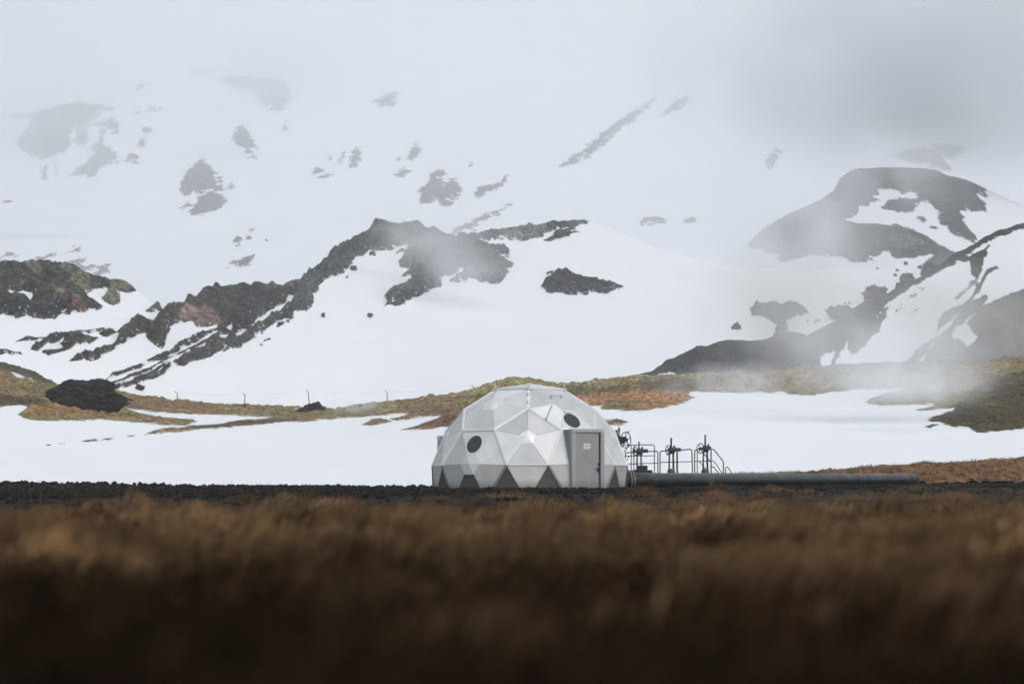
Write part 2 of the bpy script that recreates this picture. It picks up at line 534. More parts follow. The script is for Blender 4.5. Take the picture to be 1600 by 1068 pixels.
make_sheet('far_hill', far_hill, terrain_mat('snowy_far_hill', 0.33, 5.0, 0.03, bump=0.7), fh, rock_amp=2.5, rock_len=22.0, snow_amp=1.5, snow_len=120.0, back=0.2, label='dark bare hill with a curling snow patch behind the steam')

# ---- the middle ridge with the crag
rd = []
ridge = Sheet(-320, 1920, 2.0, [(-400,400),(-150,412),(0,421),(60,420),(90,422),(120,431),(160,441),(200,451),(214,456),(228,466),(244,482),(262,483),(280,477),(300,465),(320,457),(346,450),(360,451),(380,453),(400,452),(420,455),(440,450),(466,447),(480,430),(494,426),(508,410),(520,396),(548,380),(560,372),(574,366),(578,356),(584,348.5),(596,350),(608,356),(622,356),(632,349),(644,352),(658,351),(664,356),(678,358),(696,367),(720,369),(740,368),(764,364),(808,358),(856,353),(918,348),(960,360),(1040,392),(1140,415),(1250,420),(1320,416),(1425,420),(1500,428),(1700,440),(2000,450)],
              [(0, 320), (250, 330), (500, 400), (2000, 420)], [(-300, 390), (200, 400), (350, 470), (580, 610), (918, 700), (1300, 620), (2000, 600)], 170, yb=660, p=1.0)
DK = (0.048, 0.046, 0.046)
mr('Z3', (-1600,200),(-200,270),(0,295),(60,295),(160,295),(280,300),(380,290),(440,295),(540,322),(620,345),(700,360),(800,385),(900,420),(1000,445),(1068,472),(1050,487),(930,487),(850,480),(820,460),(740,455),(720,480),(660,515),(700,540),(760,570),(820,605),(760,625),(705,620),(690,650),(540,672),(520,660),(460,655),(440,690),(300,680),(200,675),(120,690),(40,660),(-200,640),(-1600,600), dst=rd, c=DK)
mr('Z3', (800,530),(860,488),(940,500),(935,560),(880,585),(820,555), dst=rd, c=MOS)
for h in ([(135,440),(190,405),(240,412),(235,435),(170,440)], [(70,505),(140,485),(190,480),(260,515),(245,565),(180,545),(110,520)], [(415,605),(440,605),(450,630)], [(460,635),(545,628),(500,650)]):
    mr('Z3', *h, dst=rd, k='H')
for h in ([(100,300),(280,300),(350,360),(330,400),(250,380),(180,340)], [(300,290),(440,295),(620,345),(720,440),(710,490),(640,500),(540,480),(600,420),(480,370),(420,330)], [(440,520),(520,540),(520,580),(430,590)], [(570,580),(650,600),(640,630),(570,625)], [(860,440),(1068,470),(1050,490),(870,480)]):
    mr('Z3', *h, dst=rd, k='C', c=MOS)
mr('Z3', (530,660),(600,630),(700,625),(690,652),(560,672), dst=rd, k='C', c=(0.15, 0.085, 0.065))
mr('Z3', (120,863),(200,836),(300,836),(280,850),(150,862), dst=rd); mr('Z3', (320,840),(380,826),(350,842), dst=rd)
mr('Z3', (-300,925),(0,925),(60,945),(170,958),(168,976),(60,978),(-300,985), dst=rd)
mr('Z3', (240,920),(330,870),(400,838),(540,805),(650,790),(820,765),(780,782),(660,807),(560,832),(470,850),(420,880),(320,905),(300,935),(250,935), dst=rd, c=(0.055,0.05,0.045))
mr('Z3', (340,945),(430,935),(500,925),(480,880),(560,860),(640,838),(780,835),(720,870),(640,905),(540,925),(480,945),(380,965), dst=rd, c=(0.055,0.05,0.04))
mr('Z3', (780,800),(880,790),(910,800),(850,830),(800,840), dst=rd, c=BRN)
brown = np.concatenate([T('Z3', (535,1020),(600,995),(650,990),(720,965),(860,900),(920,850),(935,825),(910,800),(1000,760),(960,750),(1080,720),(1200,710),(1260,690),(1230,680),(1300,640),(1400,580),(1480,525),(1597,470)),
                        T('Z4', (700,215),(800,170),(930,135),(1000,140),(1100,150),(1200,140),(1280,165),(1400,150),(1530,120),(1580,130),(1500,200),(1420,260),(1300,320),(1210,385),(1120,450),(1010,490),(1010,400),(930,440),(880,425),(800,440),(740,455),(720,412),(690,400),(600,440),(570,450),(520,460),(510,530),(490,590),(460,640),(420,610),(360,570),(340,510),(320,510),(260,540),(130,600),(0,675)),
                        T('Z3', (690,1025),(620,1030),(545,1030))])
rd.append(('R', brown, BRN))
mr('Z4', (330,510),(480,420),(510,480),(500,590),(460,640),(400,600), dst=rd, k='C', c=(0.06, 0.042, 0.038))
mr('Z4', (600,430),(620,370),(680,345),(720,360),(770,350),(830,340),(900,370),(945,420),(870,432),(800,445),(740,460),(720,412),(690,400), dst=rd, k='C', c=(0.24, 0.17, 0.145))
mr('Z4', (1010,410),(1050,300),(1080,190),(1200,140),(1300,165),(1450,210),(1380,270),(1280,340),(1200,390),(1110,460),(1020,480), dst=rd, k='C', c=(0.03, 0.03, 0.031))
mr('Z4', (1340,150),(1540,120),(1520,170),(1400,195), dst=rd, k='C', c=(0.2, 0.2, 0.17))
mr('Z3', (1000,750),(1200,708),(1150,740),(1010,775), dst=rd, k='C', c=(0.2, 0.2, 0.15))
mr('Z3', (1125,632),(1200,605),(1350,568),(1340,580),(1262,612),(1268,630),(1210,648),(1140,640), dst=rd, c=(0.15, 0.15, 0.15))
for s_ in ([(0,880),(100,815),(250,750),(450,690),(600,600),(700,545),(830,480),(1000,400),(1010,410),(900,465),(800,525),(700,590),(640,610),(560,670),(480,712),(350,738),(200,785),(80,855),(20,888)],
           [(40,890),(160,858),(250,808),(420,745),(560,685),(700,615),(820,548),(950,455),(1030,480),(960,500),(850,550),(730,610),(600,680),(470,735),(330,795),(200,852),(80,897)],
           [(60,915),(200,868),(350,806),(470,750),(560,715),(500,752),(400,803),(250,857),(120,907)],
           [(70,935),(200,890),(350,830),(520,760),(650,700),(760,650),(880,580),(1000,540),(1150,470),(1260,400),(1400,330),(1500,300),(1597,240),(1597,310),(1520,360),(1440,395),(1380,370),(1290,430),(1250,480),(1140,540),(1060,600),(940,640),(980,590),(860,680),(760,720),(690,730),(640,765),(560,770),(400,850),(250,900),(100,945)]):
    mr('Z4', *s_, dst=rd, c=(0.05, 0.046, 0.044))
crag = np.concatenate([T('Z5', (0,595),(40,605),(100,600),(200,580),(330,560),(400,480),(470,455),(540,380),(600,310),(740,230),(800,190),(870,160),(890,110),(920,72),(980,80),(1040,110),(1110,110),(1160,75),(1220,90),(1290,85),(1320,110),(1390,120),(1480,170),(1597,185)),
                       T('Z6', (200,285),(300,280),(420,262),(640,232),(880,207),(1190,180),(1180,205),(1070,230),(980,250),(960,245),(860,275),(800,318),(700,320),(560,330),(480,320),(340,318),(400,350),(420,365),(520,372),(575,380),(575,430),(480,440),(570,455),(530,470),(620,505),(560,540),(570,580),(500,655),(450,682),(400,640),(350,650),(330,625),(260,635),(240,655),(180,660),(110,650),(200,590),(220,540),(160,585),(60,640),(0,650)),
                       T('Z5', (1500,510),(1440,555),(1450,590),(1380,615),(1310,620),(1200,705),(1100,720),(1000,740),(1020,700),(990,665),(1060,610),(1100,590),(1180,560),(1230,550),(1200,510),(1130,510),(1210,455),(1130,450),(1120,400),(1160,325),(1200,255),(1150,260),(1080,290),(960,305),(890,310),(780,370),(780,400),(720,460),(650,500),(600,500),(520,540),(490,570),(500,600),(450,650),(450,710),(400,760),(330,810),(250,850),(250,820),(150,840),(80,880),(30,950),(0,970),(0,890),(50,840),(150,790),(220,760),(260,740),(300,650),(220,700),(100,770),(20,835),(0,825))])
rd.append(('R', crag, (0.075, 0.077, 0.08)))
mr('Z6', (90,302),(160,300),(160,316),(110,316), dst=rd, k='H')
for s_ in ([(1095,330),(1120,295),(1165,295),(1160,320)], [(885,335),(905,318),(925,345),(915,370)], [(700,515),(715,490),(710,510)], [(1065,490),(1110,460),(1100,480)], [(945,680),(980,665),(960,682)], [(165,885),(180,855),(240,850),(200,875)], [(35,1020),(70,985),(105,978),(80,1000)]):
    mr('Z5', *s_, dst=rd)
mr('Z6', (440,270),(640,236),(880,210),(860,270),(790,310),(560,325),(450,300), dst=rd, k='C', c=(0.2, 0.2, 0.19))
mr('Z6', (850,330),(900,300),(950,262),(1030,245),(1095,250),(1040,268),(1165,270),(1090,295),(980,318),(900,325), dst=rd)
mr('Z6', (815,690),(850,645),(920,580),(960,555),(1040,570),(1100,610),(1170,640),(1280,650),(1370,670),(1515,685),(1420,705),(1350,735),(1250,740),(1190,755),(1000,740),(900,730),(840,715), dst=rd, c=(0.045, 0.044, 0.045))
mr('Z6', (875,572),(915,562),(920,568),(880,580), dst=rd)
mr('M3', (960,60),(1010,38),(1100,40),(1250,35),(1340,28),(1385,50),(1425,95),(1330,110),(1250,140),(1240,180),(1275,230),(1230,260),(1140,275),(1150,210),(1190,185),(1110,150),(1080,130),(1010,130),(970,120), dst=rd, c=(0.06, 0.06, 0.062))
mr('Z7', (1040,680),(1100,640),(1180,600),(1250,600),(1150,760),(1040,760), dst=rd, c=(0.05, 0.048, 0.047))
make_sheet('ridge', ridge, terrain_mat('snowy_ridge', 0.15, 3.0, 0.055, bump=1.0, lichen=0.6), rd, rock_amp=2.6, rock_len=6.5, snow_amp=1.2, snow_len=60.0, back=0.25, label='snow covered ridge with a jagged dark crag and lava streaks')

# ---- the dark hill on the right
dh = []
dark_hill = Sheet(900, 1920, 2.0, [(880,620),(960,596),(980,591),(988,588),(1006,586),(1020,581),(1040,568),(1054,563),(1080,551),(1088,545),(1102,544),(1120,539),(1140,534.5),(1172,537),(1210,526),(1230,522),(1248,521),(1260,529),(1330,488.5),(1352,473),(1384,461.5),(1427,441),(1454,428),(1487,401),(1499,394),(1555,365),(1600,350),(1750,300),(1950,250)],
                  [(0, 340)], [(900, 360), (1250, 410), (1600, 520), (1950, 560)], 130, yb=620, p=1.0)
for h in ([(190,1080),(190,970),(230,930),(285,935),(270,990),(240,1080)],
          [(250,1080),(290,990),(340,920),(380,855),(375,905),(410,945),(455,885),(430,935),(500,880),(560,810),(590,790),(615,730),(645,690),(640,650),(690,600),(620,640),(580,700),(640,610),(690,570),(800,490),(900,440),(1000,380),(1100,330),(1150,290),(1220,310),(1240,400),(1280,430),(1260,500),(1210,590),(1160,610),(1040,660),(980,800),(1000,790),(1100,700),(1170,640),(1180,625),(1100,740),(1000,825),(900,875),(800,980),(775,1080)],
          [(1190,262),(1400,142),(1600,86),(2000,0),(2000,400),(1600,495),(1480,540),(1400,575),(1310,615),(1350,560),(1340,530),(1280,560),(1230,590),(1300,510),(1330,420),(1420,350),(1400,340),(1340,370),(1290,460),(1275,440),(1310,340),(1330,270),(1360,190),(1300,225),(1220,275)],
          [(1095,805),(1150,750),(1250,680),(1210,730),(1230,790),(1285,825),(1200,900),(1190,860),(1140,840),(1100,840)],
          [(960,890),(990,830),(930,940),(890,1010),(860,1010),(900,950)], [(870,930),(890,890),(880,950),(850,1000)]):
    mr('Z8', *h, dst=dh, k='H')
for h in ([(700,660),(727,638),(712,684)], [(733,655),(748,625),(742,650)], [(778,655),(795,645),(803,670)], [(808,672),(830,650),(818,682)], [(740,745),(755,730),(757,772),(748,770)], [(645,745),(655,728),(655,750)], [(1045,645),(1062,625),(1055,650)], [(845,648),(860,632),(856,650)], [(738,612),(755,590),(750,618)]):
    mr('Z8', *h, dst=dh)
for h in ([(872,452),(800,560),(768,604),(806,550)], [(905,448),(828,550),(838,548)], [(945,420),(890,500),(897,500)], [(1262,430),(1128,562),(1142,562),(1270,445)], [(1240,440),(1178,522),(1188,524)], [(1215,470),(1160,545),(1170,545)]):
    mr('Z8', *h, dst=dh, c=(0.3, 0.28, 0.27))
mr('M3', (240,592),(290,566),(350,566),(400,582),(380,610),(250,610), dst=dh, k='H')
mr('Z8', (1300,640),(1600,510),(1900,450),(1900,1000),(1300,1000),(1250,850), dst=dh, k='C', c=(0.085, 0.075, 0.065))
make_sheet('dark_hill', dark_hill, terrain_mat('snowy_dark_hill', 0.11, 3.0, 0.0, bump=0.8, cvar=(0.6, 1.4)), dh, base=20.0, rock_amp=0.7, rock_len=9.0, snow_amp=0.5, snow_len=40.0, back=0.3, base_col=(0.058, 0.053, 0.053), label='dark scree hill with wind blown snow fields rising to the right')

# ---- the mossy hillside and the snowfield behind the dome
ms = []
hill = Sheet(-320, 1920, 2.5, [(-400,540),(-150,555),(0,567),(10,569),(50,581),(86,601),(120,606),(174,610),(200,616),(240,623),(280,628),(320,631),(352,632.5),(405,635.6),(457,638),(523,640),(562,634),(602,628.5),(641,626),(667,622),(694,619),(713,616.6),(741,609),(762,600.6),(787,594),(809,591),(841,594),(872,601.7),(881,601.5),(920,598),(950,594),(987,590),(1023,588.5),(1088,584),(1120,583.6),(1240,575),(1352,569),(1420,568),(1487,565),(1600,560),(2000,545)],
             [(0, 102), (900, 102), (1250, 140), (2000, 150)], [(-400, 250), (500, 300), (900, 290), (1400, 300), (2000, 300)], 420, zb=-0.12, p=0.95)
MG, MB_, OR = (0.135, 0.107, 0.047), (0.09, 0.062, 0.032), (0.225, 0.118, 0.054)
moss_top = np.concatenate([T('P', (-400, 480), (2000, 480), (2000, 660)),
    T('M4', (1600,572),(1500,588),(1300,602),(1230,590),(1240,565),(1110,560),(1050,540),(980,525),(930,510),(1010,480),(1100,455),(1130,428),(1000,442),(870,458),(860,445),(980,420),(970,405),(850,410),(600,415),(500,400),(530,365),(600,340),(720,312),(760,295),(450,305),(260,320),(160,335),(70,345)),
    T('M3', (1360,738),(1240,725),(1220,708),(900,712),(740,710),(560,705),(480,712)),
    T('M5', (1330,330),(1320,345),(1390,372),(1250,430),(1050,475),(870,498),(730,500),(600,485),(480,480),(500,455),(440,450),(360,465)),
    T('M2', (1800,300),(1560,328),(1350,348),(1240,350),(1330,325),(1430,290),(1480,265),(1400,265),(1220,290),(1180,280),(1270,262),(1290,248),(1000,270),(800,285),(620,300),(560,297),(400,315),(150,340),(0,350)),
    T('M1', (1480,565),(1250,582),(1130,590),(1200,560),(1320,540),(1400,545),(1470,525),(1597,520)),
    T('M2', (0,325),(180,310),(280,290),(380,285),(440,280),(480,270),(300,262),(150,255),(0,255)),
    T('M1', (1400,428),(1250,420),(1080,400),(980,385),(1100,430),(1300,460),(1500,475),(1540,490),(1450,517),(1300,520),(1050,495),(850,478),(550,483),(300,485),(190,465),(140,432),(210,390),(210,372),(60,365),(0,378),(-500,400))])
ms.append(('R', moss_top, MG))
mr('M2', (1010,316),(1070,284),(1120,278),(1192,295),(1080,320), dst=ms, c=(0.15,0.10,0.045))
mr('M5', (498,595),(610,590),(630,577),(700,595),(748,608),(690,632),(545,637), dst=ms, c=(0.13,0.085,0.045))
mr('M4', (915,562),(960,543),(1003,545),(950,566), dst=ms, c=(0.04,0.035,0.02))
mr('M1', (605,648),(700,630),(740,622),(765,632),(660,644), dst=ms); mr('M1', (790,632),(860,618),(910,612),(860,626), dst=ms); mr('M1', (990,608),(1040,598),(1050,604), dst=ms)
mr('M1', (360,674),(390,668),(392,674), dst=ms); mr('M1', (450,664),(525,653),(527,660), dst=ms)
bank = T('M4', (-600,905),(-350,893),(-100,886),(150,878),(300,860),(450,845),(600,835),(780,825),(920,805),(1000,820),(1200,802),(1400,790),(1600,775),(2200,750),(2200,1100),(-600,1100))
ms.append(('R', bank, (0.11, 0.055, 0.024)))
mr('M1', (90,108),(150,125),(192,152),(130,148), dst=ms, k='H'); mr('M1', (230,152),(272,185),(250,178), dst=ms, k='H')
mr('M5', (130,262),(500,300),(900,225),(1596,200),(1596,330),(900,330),(500,345),(240,385),(130,330), dst=ms, k='C', c=(0.085, 0.075, 0.036))
mr('M5', (130,235),(500,205),(900,165),(1596,130),(1596,190),(900,215),(500,285),(130,275), dst=ms, k='C', c=(0.16, 0.15, 0.08))
mr('M5', (240,385),(500,350),(900,320),(1280,330),(1390,372),(1250,430),(1050,475),(850,490),(760,470),(800,400),(500,440),(360,455), dst=ms, k='C', c=OR)
mr('M1', (150,400),(350,362),(700,396),(850,415),(1000,430),(800,445),(400,450),(200,440), dst=ms, k='C', c=(0.2, 0.11, 0.04))
mr('M1', (900,290),(1200,330),(1597,370),(1597,440),(1000,400), dst=ms, k='C', c=(0.13, 0.085, 0.042))
mr('M1', (-500,0),(0,30),(60,42),(250,102),(430,205),(330,195),(230,152),(90,112),(-500,60), dst=ms, k='C', c=(0.05, 0.038, 0.032))
mr('M1', (-500,300),(0,310),(300,320),(360,370),(200,372),(60,365),(-500,410), dst=ms, k='C', c=(0.05, 0.036, 0.018))
mr('M2', (0,310),(400,285),(620,290),(400,318),(0,352), dst=ms, k='C', c=(0.055, 0.045, 0.025))
mr('M2', (1240,350),(1330,320),(1430,285),(1600,255),(1600,330), dst=ms, k='C', c=(0.10, 0.055, 0.03))
mr('M2', (1180,280),(1400,240),(1600,210),(1600,262),(1220,292), dst=ms, k='C', c=(0.13, 0.075, 0.04))
mr('M4', (1150,400),(1300,260),(1600,190),(2000,150),(2000,640),(1240,610),(900,520), dst=ms, k='C', c=(0.045, 0.037, 0.017))
mr('M4', (1230,250),(1420,215),(1500,235),(1300,275), dst=ms, k='C', c=(0.12, 0.07, 0.05))
mr('P', (715,606),(741,597),(762,588),(809,580),(850,582),(885,592),(885,604),(850,606),(809,603),(770,611),(735,620),(700,625), dst=ms, k='C', c=(0.2, 0.175, 0.075))
make_sheet('mossy_hillside', hill, terrain_mat('moss_and_snow', 0.05, 2.2, 0.0, bump=1.0, cvar=(0.08, 2.7), grain=9, cracks=0.0, lichen=0.5, lcol=(0.2, 0.2, 0.1), ysc=0.6), ms, rock_amp=1.0, rock_len=1.1, snow_amp=0.10, snow_len=22.0, back=0.6, base_col=MG, ridged=False, mottle=True, label='mossy hillside with snowfields behind the dome')


# ---- the near ground
def gravel_start(px):
    return np.interp(px, [-400, 0, 400, 800, 1000, 1200, 1600, 2000], [41, 42, 47, 53, 60, 76, 88, 90])


def ground_z(x, y):
    x = np.asarray(x, float); y = np.asarray(y, float)
    px = 800 + x / np.maximum(y, 1.0) * F
    g0 = gravel_start(px)
    wob = 3 * fbm(x / 4, y / 6, 3, 41)
    m = sstep(g0 - 5, g0 + 4, y + wob)
    tus = 0.20 * fbm(x / 1.5, y / 2.2, 3, 51) + 0.05 * fbm(x / 0.4, y / 0.5, 2, 52)
    z = (-0.24 + tus) * (1 - m) + m * (0.0 + 0.025 * fbm(x / 0.8, y / 1.2, 3, 61))
    z = z + 0.13 * np.exp(-((y - 88) / 5) ** 2) * sstep(350, 50, px) + 0.06 * np.exp(-((y - 88) / 4) ** 2) * sstep(650, 350, px)
    # tussock mounds
    for mx, my, sx, sy, h in ((-2.75, 22.5, 0.62, 1.0, 0.12), (-1.9, 23.2, 0.5, 0.9, 0.08), (0.2, 25, 0.8, 1.2, 0.05), (3.2, 24, 0.9, 1.2, 0.05), (1.6, 20, 0.5, 0.8, 0.08), (-4.2, 26, 0.8, 1.0, 0.12), (5.0, 30, 0.9, 1.5, 0.14)):
        z = z + h * np.exp(-((x - mx) / sx) ** 2 - ((y - my) / sy) ** 2)
    z = z + 0.15 * sstep(34, 24, y)
    far = np.interp(px, [900, 1250], [100, 142])
    z = z - 0.5 * sstep(0, 14, y - far)
    # level pad under the dome and its pipe
    return np.where(np.hypot(x - 0.665, y - 90) < 4.6, np.minimum(z, -0.01), z)


gx = np.arange(-700, 2300, 8.0)
gy = np.concatenate([2.5 * (160 / 2.5) ** (np.linspace(0, 1, 420))])
GX, GY = np.meshgrid(gx, gy)
X = GY * (GX - 800) / F; Zg = ground_z(X, GY)
me = grid_mesh('ground', np.stack([X, GY, Zg], -1))
gm = sstep(-5, 4, GY + 3 * fbm(X / 4, GY / 6, 3, 41) - gravel_start(GX))[..., None]
cattr(me, 'rcol', np.array([0.03, 0.019, 0.011]) * (1 - gm) + np.array([0.014, 0.013, 0.0125]) * gm)
t = NT('dark_lava_soil')
p = t.pos()
n = t.noise(p, 9, 6, 0.7); n2 = t.noise(p, 40, 3, 0.6)
k = t.rmap(n, 0.3, 0.7, 0.4, 1.7); kk = t.node('ShaderNodeCombineColor')
for i in range(3): t.link(k, kk.inputs[i])
t.principled(t.mix(1.0, t.attr('rcol', True), kk.outputs[0], 'MULTIPLY'), 0.95, 0, t.bump(t.math('ADD', n, n2), 0.8, 0.05), 0.15)
SOIL = t.m
setp(link('ground', me, SOIL), 'dark lava gravel and peat ground in front of the dome', kind='structure')
# the plain carries on round and behind the camera
pl = MB(); pl.add([(-900, -900, -0.9), (900, -900, -0.9), (900, 170, -0.9), (-900, 170, -0.9)], [(0, 1, 2, 3)])
o = pl.build('plain', SOIL)
cattr(o.data, 'rcol', np.tile(np.array([0.03, 0.019, 0.011]), (4, 1)))
setp(o, 'brown peat plain reaching round behind the viewer', kind='structure')

# ------------------------------------------------------------------ loose stones, grass
def stones_mesh(name, pts, sizes, mat, parent=None, label=None):
    ico = bmesh.new(); bmesh.ops.create_icosphere(ico, subdivisions=1, radius=1.0)
    bv = np.array([v_.co[:] for v_ in ico.verts]); bf = np.array([[v_.index for v_ in f.verts] for f in ico.faces]); ico.free()
    n = len(pts)
    jit = 1 + rng.uniform(-0.35, 0.35, (n, len(bv), 1))
    sc = rng.uniform(0.6, 1.25, (n, 1, 3)) * np.array([1.1, 1.1, 0.75])
    a = rng.uniform(0, 6.283, n); c, s_ = np.cos(a), np.sin(a)
    v = bv[None] * jit * sc * sizes[:, None, None]
    x = v[..., 0] * c[:, None] - v[..., 1] * s_[:, None]; y = v[..., 0] * s_[:, None] + v[..., 1] * c[:, None]
    v = np.stack([x, y, v[..., 2]], -1) + pts[:, None, :]
    f = (bf[None] + (np.arange(n) * len(bv))[:, None, None]).reshape(-1, 3)
    me = fast_mesh(name, v.reshape(-1, 3), [(len(f), 3)], f, False)
    o = link(name, me, mat, parent)
    return setp(o, label, None, None, 'stuff')


t = NT('lava_gravel_stone')
p = t.pos()
n = t.noise(p, 2.5, 5, 0.7)
c = t.mix(t.rmap(n, 0.35, 0.65), (0.005, 0.0047, 0.0046), (0.016, 0.0135, 0.012))
c = t.mix(t.rmap(t.noise(p, 14, 2), 0.63, 0.7), c, (0.05, 0.046, 0.042))
t.principled(c, 0.9, 0, None, 0.2)
GRAVEL = t.m

N = 17000
D_ = 38 + (97 - 38) * rng.random(N) ** 0.75
PX = rng.uniform(-120, 1720, N)
right = rng.random(N) < np.clip((PX - 1000) / 300, 0, 1)
D_ = np.where(right, D_ * 1.0 + rng.random(N) * 42, D_)
ok = (D_ > gravel_start(PX) - 3 + rng.normal(0, 2.0, N))
D_, PX = D_[ok], PX[ok]
xx = D_ * (PX - 800) / F
sz = 0.018 + 0.075 * rng.random(len(D_)) ** 3
sz *= np.where((D_ > 82) & (PX < 690), 1.25, 1.0)
ok = ~((np.hypot(xx - 0.665, D_ - 90) < 3.9))
pts = np.stack([xx, D_, ground_z(xx, D_) + sz * 0.25], -1)[ok]
stones_mesh('lava_gravel', pts, sz[ok], GRAVEL, label='loose black lava gravel round the dome')


def blades(name, x, y, z, h, w, lean, cols, mat, label, la=None):
    n = len(x)
    a = rng.uniform(0, 6.283, n)
    wx, wy = np.cos(a) * w, np.sin(a) * w
    if la is None: la = rng.normal(0.2, 0.9, n)                  # the wind leans them to the right
    lx, ly = np.cos(la) * lean * h, np.sin(la) * lean * h
    P = np.zeros((n, 5, 3))
    for k, (u, wid) in enumerate(((0, 1), (0.55, 0.75))):
        P[:, 2 * k, 0] = x + lx * u * u - wx * wid; P[:, 2 * k + 1, 0] = x + lx * u * u + wx * wid
        P[:, 2 * k, 1] = y + ly * u * u - wy * wid; P[:, 2 * k + 1, 1] = y + ly * u * u + wy * wid
        P[:, 2 * k, 2] = P[:, 2 * k + 1, 2] = z + h * u
    P[:, 4, 0] = x + lx; P[:, 4, 1] = y + ly; P[:, 4, 2] = z + h * np.maximum(0.15, 1 - 0.45 * lean)
    b = (np.arange(n) * 5)[:, None]
    q = (b + np.array([[0, 1, 3, 2]])); tr = (b + np.array([[2, 3, 4]]))
    me = fast_mesh(name, P.reshape(-1, 3), [(n, 4), (n, 3)], np.concatenate([q.ravel(), tr.ravel()]), False)
    cattr(me, 'rcol', np.repeat(np.clip(cols, 0.003, 0.6), 5, 0))
    return setp(link(name, me, mat), label, None, None, 'stuff')


t = NT('dry_grass_blades')
d_ = t.node('ShaderNodeBsdfDiffuse'); tr_ = t.node('ShaderNodeBsdfTranslucent'); mx = t.node('ShaderNodeMixShader')
mx.inputs[0].default_value = 0.3
ac = t.attr('rcol', True)
t.link(ac, d_.inputs[0]); t.link(ac, tr_.inputs[0]); t.link(d_.outputs[0], mx.inputs[1]); t.link(tr_.outputs[0], mx.inputs[2])
t.link(mx.outputs[0], t.out.inputs['Surface'])
GRASS = t.m


def tussocks(n, per, d0, d1, keepf, base, lo, hi, hmul=1.0):
    """grass growing in hummocks; returns blade arrays"""
    D = d0 * (d1 / d0) ** rng.random(n); px = rng.uniform(-330, 1930, n)
    x = D * (px - 800) / F
    k = rng.random(n) < keepf(x, D, px)
    x, D = x[k], D[k]; m = len(x)
    rad = rng.uniform(0.18, 0.42, m) * (1 + 0.008 * D); hm = rng.uniform(0.06, 0.24, m) * hmul
    tint = np.exp(rng.normal(0, 0.33, m)); wind = rng.normal(0.1, 0.35, m)
    i = np.repeat(np.arange(m), per)
    r = np.sqrt(rng.random(len(i))) ; th = rng.uniform(0, 6.283, len(i))
    ox, oy = r * np.cos(th), r * np.sin(th)
    bx = x[i] + ox * rad[i]; by = D[i] + oy * rad[i]
    bz = ground_z(x, D)[i] - 0.05 + hm[i] * (1 - r * r)
    h = rng.uniform(0.08, 0.24, len(i)) * (0.7 + 0.6 * rng.random(m))[i]
    la = np.arctan2(oy * 1.1 + 0.35 * np.sin(wind[i]), ox * 1.1 + 0.65 * np.cos(wind[i])) + rng.normal(0, 0.5, len(i))
    lean = np.clip(0.8 + 1.0 * r + rng.normal(0, 0.4, len(i)), 0.1, 2.4)
    c = np.array(base) * (tint[i] * rng.uniform(lo, hi, len(i)))[:, None] * (1 + rng.normal(0, 0.07, (len(i), 3)))
    return bx, by, bz, h, rng.uniform(0.003, 0.007, len(i)), lean, c, la


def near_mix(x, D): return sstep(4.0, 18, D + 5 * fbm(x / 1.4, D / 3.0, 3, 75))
def edge_g(D, px, x): return D < gravel_start(px) + 1 + 5 * fbm(x / 3.0, D / 5.0, 3, 77) + rng.normal(0, 2.0, len(D))


# pale dry grass
bx, by, bz, h, w_, le, c, la = tussocks(1450, 150, 5, 88, lambda x, D, px: near_mix(x, D) * edge_g(D, px, x) * (0.35 + 0.65 * sstep(-0.35, 0.2, fbm(x / 2.4, D / 4.5, 3, 71))), (0.20, 0.122, 0.062), 0.6, 1.25)
blades('dry_grass', bx, by, bz, h, w_, le, c, GRASS, 'dry tan grass between the camera and the gravel', la)
# foreground darkening put into blade colour, close to the camera and between the tufts
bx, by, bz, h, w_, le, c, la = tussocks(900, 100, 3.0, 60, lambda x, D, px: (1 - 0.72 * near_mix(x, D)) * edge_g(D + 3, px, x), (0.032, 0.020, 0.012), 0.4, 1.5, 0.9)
blades('darkened_grass', bx, by, bz, h, w_, le, c, GRASS, 'grass painted dark brown to darken the foreground close to the camera', la)
# thin single stems standing up against the gravel and the snow
n = 500
D = rng.uniform(40, 84, n); px = rng.uniform(-50, 1650, n); x = D * (px - 800) / F
blades('grass_stems', x, D, ground_z(x, D), rng.uniform(0.15, 0.5, n), np.full(n, 0.004), rng.uniform(0.2, 0.9, n), np.array([0.2, 0.13, 0.07]) * rng.uniform(0.3, 1.2, (n, 1)), GRASS, 'sparse thin dry stems on the black gravel')
# the brown grass bank beyond the pipe
n = 26000
px = rng.uniform(1090, 1800, n)
top = np.interp(px, bank[:-2, 0], bank[:-2, 1])
py = top + (760 - top) * rng.random(n)
D = hill.D(px, py)
P3 = np.stack([D * (px - 800) / F, D, CZ + D * (HY - py) / F], -1)
tn = fbm(P3[:, 0] / 2.5, P3[:, 1] / 5, 3, 91)
keep = rng.random(n) < sstep(-0.5, 0.2, tn)
P3, tn, n = P3[keep], tn[keep], int(keep.sum())
cc = np.array([0.16, 0.075, 0.03]) * rng.uniform(0.4, 1.3, (n, 1)) * (1 + 0.5 * tn)[:, None]
blades('bank_grass', P3[:, 0], P3[:, 1], P3[:, 2] - 0.05, rng.uniform(0.15, 0.42, n), rng.uniform(0.01, 0.022, n), rng.uniform(0.2, 0.9, n), np.clip(cc, 0.01, 0.5), GRASS, 'rusty brown grass on the low bank beyond the pipe')


# ------------------------------------------------------------------ boulders
def fbm3(P, s, o=4, seed=0, ridged=False):
    return (fbm(P[:, 0] / s, P[:, 1] / s, o, seed, ridged) + fbm(P[:, 1] / s + 9, P[:, 2] / s, o, seed + 3, ridged) + fbm(P[:, 2] / s + 5, P[:, 0] / s, o, seed + 7, ridged)) / 1.8


